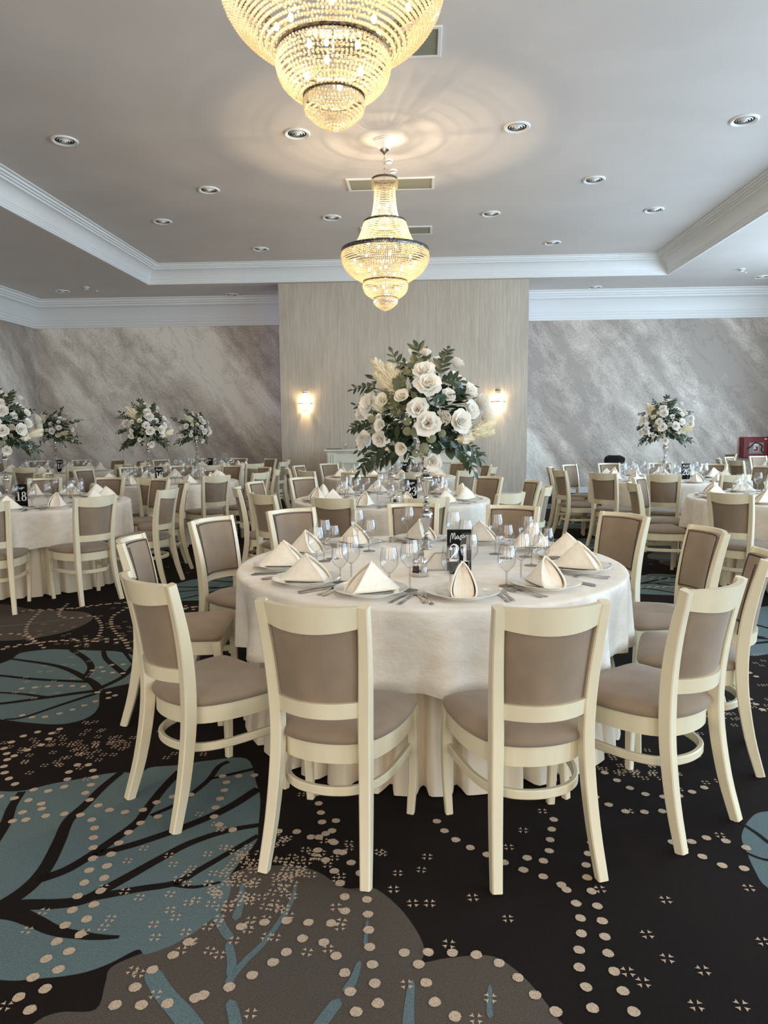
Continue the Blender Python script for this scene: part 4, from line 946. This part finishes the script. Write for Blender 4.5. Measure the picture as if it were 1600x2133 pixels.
# salt and pepper stand with napkin holder
def shaker(x, y, fill, label):
    r = empty('shaker', (x, y, TZ + .010)); r.name = 'salt_shaker' if fill is M_salt else 'pepper_shaker'
    MB().lathe([(0, .001), (.016, .001), (.0165, .003), (.0165, .050), (.014, .056)], 18).build('jar', M_glass, r, 50)
    MB().lathe([(0, .002), (.0150, .002), (.0150, .034), (0, .036)], 16).build('contents', fill, r, 50)
    MB().lathe([(.0165, .048), (.0165, .062), (.014, .070), (.008, .075), (0, .076)], 18).build('lid', M_chrome, r, 50)
    tag(r, label, 'shaker', 'salt and pepper shakers')
def cruet(x, y, s, where):
    r = empty('cruet_stand', (x, y, TZ), .3)
    MB().lathe([(0, .002), (.036, .002), (.038, .0), (.040, .004), (.040, .020), (.0375, .020), (.0375, .008), (0, .008)], 28).build('tray', M_chrome, r, 50)
    MB().tube(catmull([(0, -.036, .01), (0, -.036, .07), (0, -.024, .098), (0, 0, .106), (0, .024, .098), (0, .036, .07), (0, .036, .01)], 4), .0022, 6).build('handle', M_chrome, r, 60)
    tag(r, 'round chrome cruet stand at %s' % where, 'cruet stand', 'cruet stands')
    shaker(x + .018 * cos(.1), y - .005, M_salt, 'glass salt shaker in the cruet stand at %s' % where); shaker(x - .019, y + .004, M_pepper, 'glass pepper shaker in the cruet stand at %s' % where)
def napkin_holder(x, y, where):
    r = empty('napkin_holder', (x, y, TZ), .06)
    for yy in (-.033, .033):
        MB().tube([(-.05, yy, .004), (-.05, yy, .03), (-.005, yy, .088), (.045, yy, .088), (.085, yy, .03), (.085, yy, .004), (.07, yy, .004)], .0022, 6).build('wire_side', M_steel, r, 60)
    MB().box(-.05, .085, -.033, .033, .0, .004).build('base', M_steel, r, 0)
    tag(r, 'steel wire napkin holder at %s' % where, 'napkin holder', 'napkin holders')
    st = MB()
    for k in range(9): st.box(-.055 + .001 * (k % 3), .06, -.028 + k * .0063, -.0245 + k * .0063 + .002, .0045, .094 - .001 * (k % 2))
    o = st.build('paper_napkins', M_paper, None, 0); o.location = (x, y, TZ); o.rotation_euler = (0, 0, .06)
    tag(o, 'stack of ivory paper napkins in the holder at %s' % where, 'paper napkins', None, 'stuff')
p = at_z(875, 1203, TZ); cruet(p.x, p.y + .04, 1, 'the front table'); p = at_z(907, 1190, TZ); napkin_holder(p.x, p.y + .04, 'the front table')
p = at_z(826, 1052, TZ); cruet(p.x, p.y + .1, 1, 'the middle table'); napkin_holder(p.x - .02, p.y + .30, 'the middle table')

# ------------------------------------------------------------------ bar counter in front of the pearl panel
bx0, bx1, by0, by1 = -1.80, 1.02, 13.55, 14.15
b = empty('bar_counter', ((bx0 + bx1) / 2, (by0 + by1) / 2, 0)); ox, oy = (bx0 + bx1) / 2, (by0 + by1) / 2
W_ = (bx1 - bx0) / 2; D_ = (by1 - by0) / 2
MB().box(-W_ + .02, W_ - .02, -D_ + .02, D_, 0, 1.03).build('body', M_bar, b, 0)
MB().cbox(-W_ - .06, W_ + .06, -D_ - .06, D_ + .04, 1.06, 1.095, .008).build('worktop', M_bar, b)
MB().cbox(-W_ - .025, W_ + .025, -D_ - .025, D_, 1.03, 1.06, .01).build('crown_moulding', M_bar, b)
MB().cbox(-W_ - .02, W_ + .02, -D_ - .02, D_, 0, .12, .006).build('plinth', M_bar, b)
for s in (-1, 1):
    pl = MB().box(s * (W_ - .08) - .085, s * (W_ - .08) + .085, -D_ - .012, -D_ + .02, .12, 1.03).build('pilaster', M_bar, b, 0)
    mb = MB()
    for k in range(3):
        xx = s * (W_ - .08) - .05 + .05 * k
        mb.cbox(xx - .017, xx + .017, -D_ - .026, -D_ - .012, .17, .76, .005); mb.cbox(xx - .017, xx + .017, -D_ - .026, -D_ - .012, .83, 1.0, .005)
    mb.cbox(s * (W_ - .08) - .088, s * (W_ - .08) + .088, -D_ - .03, -D_ - .01, .775, .805, .004); mb.build('fluting', M_bar, pl)
for s in (-1, 1):
    x0, x1 = (.06, W_ - .27) if s > 0 else (-W_ + .27, -.06); fr = .035; y0, y1 = -D_ - .02, -D_ + .02
    mb = MB(); z0, z1 = .2, .86
    mb.cbox(x0, x1, y0, y1, z0, z0 + fr, .006); mb.cbox(x0, x1, y0, y1, z1 - fr, z1, .006); mb.cbox(x0, x0 + fr, y0, y1, z0 + fr, z1 - fr, .006); mb.cbox(x1 - fr, x1, y0, y1, z0 + fr, z1 - fr, .006)
    pn = MB().box(x0 + fr, x1 - fr, -D_ + .002, -D_ + .02, z0 + fr, z1 - fr).build('front_panel', M_bar, b, 0); mb.build('frame', M_bar, pn)
tag(b, 'pale painted bar counter with fluted pilasters before the pearl panel', 'bar')
p = at_y(697, 931, by0 + .2)
o = MB().lathe([(0, .0), (.14, .0), (.16, .012), (.162, .014), (.14, .004), (0, .004)], 28).build('serving_tray', M_chrome, None, 50); o.location = (p.x, by0 + .2, 1.095); tag(o, 'flat round metal tray on the left end of the bar', 'tray')
p = at_y(719, 925, by0 + .2)
bo, st = glass_mesh(.15, .048, .036, .03); r = empty('brandy_glass', (p.x, by0 + .2, 1.095)); obj('bowl', bo, r); obj('stem', st, r); tag(r, 'single stemmed glass standing on the bar', 'glass')

# ------------------------------------------------------------------ crystal chandeliers
def beads(mb, prof, sp, r, half=False, cols=0):
    q = catmull([(a, 0, b) for a, b in prof], 10); acc = 0; last = q[0]; rows = [q[0]]
    for p in q[1:]:
        acc += (p - last).length; last = p
        if acc >= sp: acc = 0; rows.append(p)
    for j, p in enumerate(rows):
        n = cols or max(5, int(2 * pi * p.x / sp)); n = n // 2 if half else n
        for i in range(n):
            a = (pi * (i + .5) / n + pi) if half else 2 * pi * (i + (0 if cols else .5 * (j % 2))) / n
            mb.ico((p.x * cos(a), p.x * sin(a), p.z), r)
    return mb
def drops(mb, rad, z0, z1, n, half=False):
    for i in range(n):
        a = (pi + pi * (i + .5) / n) if half else 2 * pi * i / n
        x, y = rad * cos(a), rad * sin(a); mb.octa((x, y, (z0 + z1) / 2), .006, (z0 - z1) / 2)
def chandelier_meshes():
    D = []   # (name, mesh, kind)
    D.append(('ceiling_rose', MB().lathe([(0, 0), (.13, 0), (.13, -.012), (.12, -.016), (.12, -.028), (.112, -.03), (.10, -.05), (.085, -.062), (.08, -.075), (.072, -.078), (.06, -.10), (.05, -.105), (0, -.105)], 36).mesh('ceiling_rose', M_fitting, 40), None))
    D.append(('ceiling_cup', MB().lathe([(.055, -.105), (.055, -.115), (.05, -.118), (.03, -.135), (.012, -.155), (.006, -.165), (0, -.165)], 24).mesh('ceiling_cup', M_chrome, 50), None))
    ch = MB()
    for k in range(9):
        zc = -.17 - .029 * k; q = []
        for i in range(10):
            a = 2 * pi * i / 10; u, v = .008 * cos(a), .019 * sin(a); q.append((u if k % 2 else 0, 0 if k % 2 else u, zc - .014 + v))
        ch.tube(q, .0025, 5, False, 0, True)
    D.append(('chain', ch.mesh('chain', M_chrome, 60), None))
    def ringm(n, r, z, h, t=.010): D.append((n, MB().lathe([(r - t, z), (r, z), (r + .004, z - h * .2), (r + .004, z - h * .8), (r, z - h), (r - t, z - h), (r - t, z)], 56).mesh(n, M_darkchrome, 40), None))
    ringm('crown_ring', .148, -.425, .022); ringm('upper_ring', .248, -.905, .026); ringm('main_ring', .515, -1.225, .045); ringm('lower_ring', .262, -1.585, .022); ringm('bottom_ring', .142, -1.775, .014)
    sp, r = .0205, .0092
    D.append(('crown_beads', beads(MB(), [(.148, -.452), (.152, -.49), (.148, -.53), (.138, -.545)], .016, .0072, cols=56).mesh('crown_beads', M_crystal, 0), 'stuff'))
    D.append(('neck_beads', beads(MB(), [(.120, -.53), (.124, -.66), (.138, -.78), (.17, -.905)], .017, .0076, cols=50).mesh('neck_beads', M_crystal, 0), 'stuff'))
    D.append(('shoulder_beads', beads(MB(), [(.246, -.935), (.29, -1.06), (.345, -1.17), (.39, -1.235)], sp, r, cols=96).mesh('shoulder_beads', M_crystal, 0), 'stuff'))
    D.append(('bowl_beads', beads(MB(), [(.513, -1.275), (.515, -1.33), (.49, -1.41), (.43, -1.49), (.35, -1.55), (.27, -1.60)], .0195, r, cols=126).mesh('bowl_beads', M_crystal, 0), 'stuff'))
    D.append(('lower_bowl_beads', beads(MB(), [(.262, -1.612), (.264, -1.66), (.245, -1.715), (.20, -1.76), (.148, -1.79)], .019, .0082).mesh('lower_bowl_beads', M_crystal, 0), 'stuff'))
    fr = MB(); drops(fr, .142, -1.788, -1.845, 60); beads(fr, [(.135, -1.85), (.09, -1.89), (.04, -1.92), (.005, -1.935)], .015, .0066)
    D.append(('fringe_drops', fr.mesh('fringe_drops', M_crystal, 0), 'stuff'))
    rod = MB().lathe([(.005, -.43), (.005, -1.75), (0, -1.75)], 10)
    for z in (-.92, -1.25, -1.6):
        rr = {-.92: .25, -1.25: .51, -1.6: .26}[z]
        for k in range(6): a = pi / 3 * k; rod.tube([(0, 0, z), (rr * cos(a), rr * sin(a), z)], .0022, 5)
    D.append(('inner_frame', rod.mesh('inner_frame', M_chrome, 50), None))
    return D
CHD = chandelier_meshes()
BULBS = [(.06, -.74, 3), (.09, -.86, 3), (.20, -1.15, 6), (.36, -1.36, 8), (.20, -1.47, 5), (.13, -1.68, 4)]
bulb_me = MB().lathe([(0, -.018), (.008, -.016), (.0125, -.006), (.0125, .004), (.008, .014), (0, .020)], 12).mesh('bulb', M_bulb, 70)
def point(name, loc, e, rad, col=(1.0, .80, .54)):
    l = bpy.data.lights.new(name, 'POINT'); l.energy = e; l.shadow_soft_size = rad; l.color = col
    o = bpy.data.objects.new(name, l); C.objects.link(o); o.location = loc; return o
def chandelier(x, y, label):
    r = empty('crystal_chandelier', (x, y, ZC))
    for n, me, kd in CHD:
        o = obj(n, me, r)
        if kd: o['kind'] = kd
    for rr, z, n in BULBS:
        for k in range(n): a = 2 * pi * k / n + z; obj('bulb', bulb_me, r, (rr * cos(a), rr * sin(a), z))
    tag(r, label, 'chandelier', 'crystal chandeliers')
    for z, e in ((-.64, 5), (-.84, 16), (-1.04, 34), (-1.40, 30), (-1.66, 10)):
        point('chandelier_lamp', (x, y + .02, ZC + z), e, .012)
chandelier(-.425, 8.68, 'crystal basket chandelier hanging whole below its white ceiling rose'); chandelier(-.41, 3.54, 'near crystal chandelier cut off by the top of the picture')

# wall sconces on the pearl panel
def sconce(x, z, label):
    r = empty('wall_sconce', (x, PY, z)); r.scale = (1.45, 1.3, 1.12)
    MB().cbox(-.03, .03, -.012, 0, -.14, .20, .004).build('back_plate', M_chrome, r)
    mb = MB()
    for zz, rr, h in ((.19, .042, .016), (-.02, .105, .018), (-.145, .05, .01)): mb.lathe([(rr - .008, zz), (rr, zz), (rr, zz - h), (rr - .008, zz - h), (rr - .008, zz)], 20, (0, -.012, 0), 0, pi, 2 * pi)
    mb.build('half_rings', M_darkchrome, r, 40)
    o = beads(MB(), [(.042, .17), (.05, .08), (.08, -.01)], .014, .0058, True); beads(o, [(.105, -.04), (.104, -.08), (.08, -.12), (.05, -.145)], .014, .0058, True); drops(o, .04, -.15, -.18, 14, True)
    o = o.build('crystal_strands', M_crystal, r, 0); o.location = (0, -.012, 0); o['kind'] = 'stuff'
    for bx_, bz in ((0, .07), (-.045, -.06), (.045, -.06)): obj('bulb', bulb_me, r, (bx_, -.045, bz), scale=2.4)
    tag(r, label, 'wall lamp', 'crystal wall sconces', 'thing')
    point('sconce_lamp', (x, PY - .05, z + .07), 25, .02, (1, .70, .36)); point('sconce_lamp', (x, PY - .05, z - .06), 25, .02, (1, .70, .36))
sconce(-2.41, 2.05, 'lit crystal wall sconce left of the front bouquet'); sconce(1.57, 2.05, 'lit crystal wall sconce right of the front bouquet')

# ------------------------------------------------------------------ ceiling fittings
def dl_mesh():
    a = MB().lathe([(.062, -.003), (.080, -.011), (.088, -.006), (.088, .0)], 32).mesh('trim_ring', M_fitting, 50)
    b_ = MB()
    for k, rr in enumerate((.018, .034, .050)): b_.lathe([(rr - .003, -.012 + k * .003), (rr + .002, -.007 + k * .003), (rr + .002, -.003 + k * .003)], 24)
    b_.lathe([(0, -.014), (.009, -.012), (.009, -.006)], 16)
    c_ = MB().lathe([(.064, -.0015), (0, -.0015)], 24).mesh('recess', M_slot, 0)
    return a, b_.mesh('louvres', M_fitting, 50), c_
DLM = dl_mesh()
def downlight(x, y, z, label):
    r = empty('round_ceiling_diffuser', (x, y, z)); obj('trim_ring', DLM[0], r, scale=1.7); obj('louvres', DLM[1], r, scale=1.7); obj('recess', DLM[2], r, scale=1.7)
    tag(r, label, 'ceiling diffuser', 'round ceiling diffusers', 'thing')
RW = {8.42: 'nearest row', 10.2: 'second row', 11.62: 'third row', 13.45: 'farthest row'}
for yy, xs in ((8.42, (-4.1, -1.4, 1.07, 3.54)), (10.2, (-2.95, 2.34)), (11.62, (-4.13, -1.41, 1.09, 3.59)), (13.45, (-2.96, 2.37))):
    names = ['far left', 'centre left', 'centre right', 'far right'] if len(xs) == 4 else ['left', 'right']
    for xx, nn in zip(xs, names): downlight(xx, yy, ZC, 'round white ceiling diffuser in the tray, %s, %s one' % (RW[yy], nn))
for xx, yy, lb in ((-7.62, 15.17, 'leftmost'), (-4.16, 15.87, 'just left of the pearl panel'), (3.7, 15.81, 'just right of the pearl panel'), (6.81, 15.04, 'rightmost')): downlight(xx, yy, ZS, 'round white diffuser in the lower ceiling border, %s' % lb)
def vent(x0, x1, y0, y1, label):
    cx, cy = (x0 + x1) / 2, (y0 + y1) / 2; r = empty('ceiling_vent', (cx, cy, ZC)); hx, hy = (x1 - x0) / 2, (y1 - y0) / 2; e = .035
    mb = MB(); mb.cbox(-hx, hx, -hy, -hy + e, -.018, 0, .004); mb.cbox(-hx, hx, hy - e, hy, -.018, 0, .004); mb.cbox(-hx, -hx + e, -hy + e, hy - e, -.018, 0, .004); mb.cbox(hx - e, hx, -hy + e, hy - e, -.018, 0, .004)
    mb.build('frame', M_fitting, r); MB().box(-hx + e, hx - e, -hy + e, hy - e, -.002, 0).build('backing', M_slot, r, 0)
    n = 14; sl = MB().add([(-hx + e, -.010, -.003), (hx - e, -.010, -.003), (hx - e, .014, -.013), (-hx + e, .014, -.013)], [(0, 1, 2, 3)]).mesh('slat', M_grille, 0)
    for k in range(n): obj('slat', sl, r, (0, -hy + e + .012 + (2 * hy - 2 * e - .026) * k / (n - 1), 0))
    tag(r, label, 'ceiling vent', 'ceiling vents', 'thing')
vent(-1.01, .18, 9.91, 10.38, 'long ceiling vent behind the hanging chandelier'); vent(-1.01, .18, 12.2, 12.66, 'farther ceiling vent, mostly hidden by the chandelier'); vent(-1.01, .18, 6.35, 6.84, 'ceiling vent behind the near chandelier')
def detector(x, y, z, label, s=1.0):
    r = empty('smoke_detector', (x, y, z)); r.scale = (s, s, s)
    MB().lathe([(0, 0), (.05, 0), (.05, -.012), (.04, -.018), (.04, -.03), (.03, -.042), (0, -.044)], 24).build('housing', M_plastic, r, 40)
    MB().lathe([(.041, -.020), (.041, -.028)], 24).build('sensor_slot', M_slot, r, 0)
    tag(r, label, 'smoke detector', 'smoke detectors')
detector(-6.93, 14.82, ZS, 'white smoke detector on the left ceiling border', 1.2); detector(6.09, 14.29, ZS, 'white smoke detector on the right ceiling border', 1.2); detector(-.40, 9.30, ZC, 'smoke detector behind the chandelier chain, nearer of two'); detector(-.36, 9.65, ZC, 'smoke detector behind the chandelier chain, farther of two')
for x, y, lb in ((-6.88, 15.2, 'left'), (6.3, 14.6, 'right')):
    o = MB().lathe([(0, -.02), (.012, -.018), (.014, -.006), (.03, -.003), (.03, 0)], 16).build('sprinkler_head', M_fitting, None, 50); o.location = (x, y, ZS); tag(o, 'tiny sprinkler head on the %s ceiling border' % lb, 'sprinkler')

# ------------------------------------------------------------------ along the back wall
fx0, fx1 = 7.12, 7.66
f = empty('fire_hose_cabinet', ((fx0 + fx1) / 2, Y1, .78)); hw = (fx1 - fx0) / 2
MB().cbox(-hw, hw, -.18, 0, 0, .46, .006).build('housing', M_red, f)
mb = MB(); mb.cbox(-hw + .01, hw - .01, -.195, -.18, .01, .45, .004); d_ = mb.build('door', M_red, f)
MB().box(-hw + .13, hw - .10, -.199, -.195, .09, .34).build('window', mat('cabinet_window', srgb(150, 146, 136), .25), d_, 0)
MB().tube(catmull([(-hw + .09, -.205, .21), (-hw + .16, -.207, .25), (-hw + .22, -.207, .31), (0, -.207, .33), (.08, -.207, .31), (.14, -.207, .26), (.12, -.207, .18), (.16, -.207, .11)], 4), .012, 6).build('hose', M_slot, f, 60)
MB().box(-.05, .055, -.204, -.2, .27, .33).build('upper_notice', M_white, f, 0)
nt = MB().box(-.055, .06, -.204, -.2, .14, .262).build('lower_notice', M_white, f, 0)
mb = MB(); mb.box(-.045, -.035 + .085, -.2055, -.204, .15, .255).build('red_symbol', mat('sign_red', srgb(165, 20, 35), .5), nt, 0); MB().box(-.038, .0, -.207, -.2055, .19, .25).build('white_symbol', M_white, nt, 0)
MB().box(hw - .085, hw - .035, -.198, -.195, .405, .43).build('door_sticker', M_white, d_, 0)
tag(f, 'red fire hose cabinet with white notices on the right of the back wall', 'fire cabinet')
f2 = empty('fire_extinguisher_box', (7.95, Y1, .80))
MB().cbox(-.24, .24, -.16, 0, 0, .45, .006).build('housing', M_red, f2); MB().cbox(-.2, .2, -.172, -.16, .03, .36, .004).build('door', M_slot, f2); MB().cbox(-.22, -.14, -.18, -.16, .37, .385, .002).build('handle', M_steel, f2)
tag(f2, 'dark red box partly cut off by the right picture edge', 'fire box')
# small white pedestal with a dark bundle
p = at_y(1279, 985, 15.6); sx, sy = p.x, 15.6
r = empty('pedestal_stand', (sx, sy, 0))
MB().lathe([(0, .66), (.24, .66), (.25, .672), (.25, .69), (.24, .70), (0, .70)], 32).build('top', M_trim, r, 40); MB().lathe([(0, .0), (.2, .0), (.2, .02), (.05, .05), (.035, .1), (.035, .6), (.1, .66)], 20).build('column', M_blackcloth, r, 40)
for s in (-1, 1): MB().bar([(s * .2, -.05, .66), (s * .215, -.06, .3), (s * .23, -.07, 0)], .035, .035, (1, 0, 0)).build('leg', M_trim, r)
tag(r, 'white pedestal stand against the right back wall', 'stand')
mb = MB(); rings = []; rnd = random.Random(3)
for k in range(9):
    t = k / 8; z = .701 + .17 * t; sc_ = .97 + .1 * sin(pi * t) if t < .5 else .97 + .1 * sin(pi * t) - .55 * max(0, t - .75) * 2
    rings.append([((.2 * sc_ + .015 * sin(5 * a + 3 * t) + rnd.uniform(-.008, .008)) * cos(a), (.13 * sc_ + .01 * sin(4 * a)) * sin(a), z + .012 * sin(3 * a) * t) for a in [2 * pi * i / 28 for i in range(28)]])
o = mb.loft(rings).build('black_bundle', M_blackcloth, None, 70); o.location = (sx, sy, 0); tag(o, 'black fleece bundle lying on the white pedestal stand', 'cloth bundle')
chair(7.1 - .9, 15.2, R(100), 'lone cream chair standing sideways near the right back wall', 'chairs around the banquet tables')
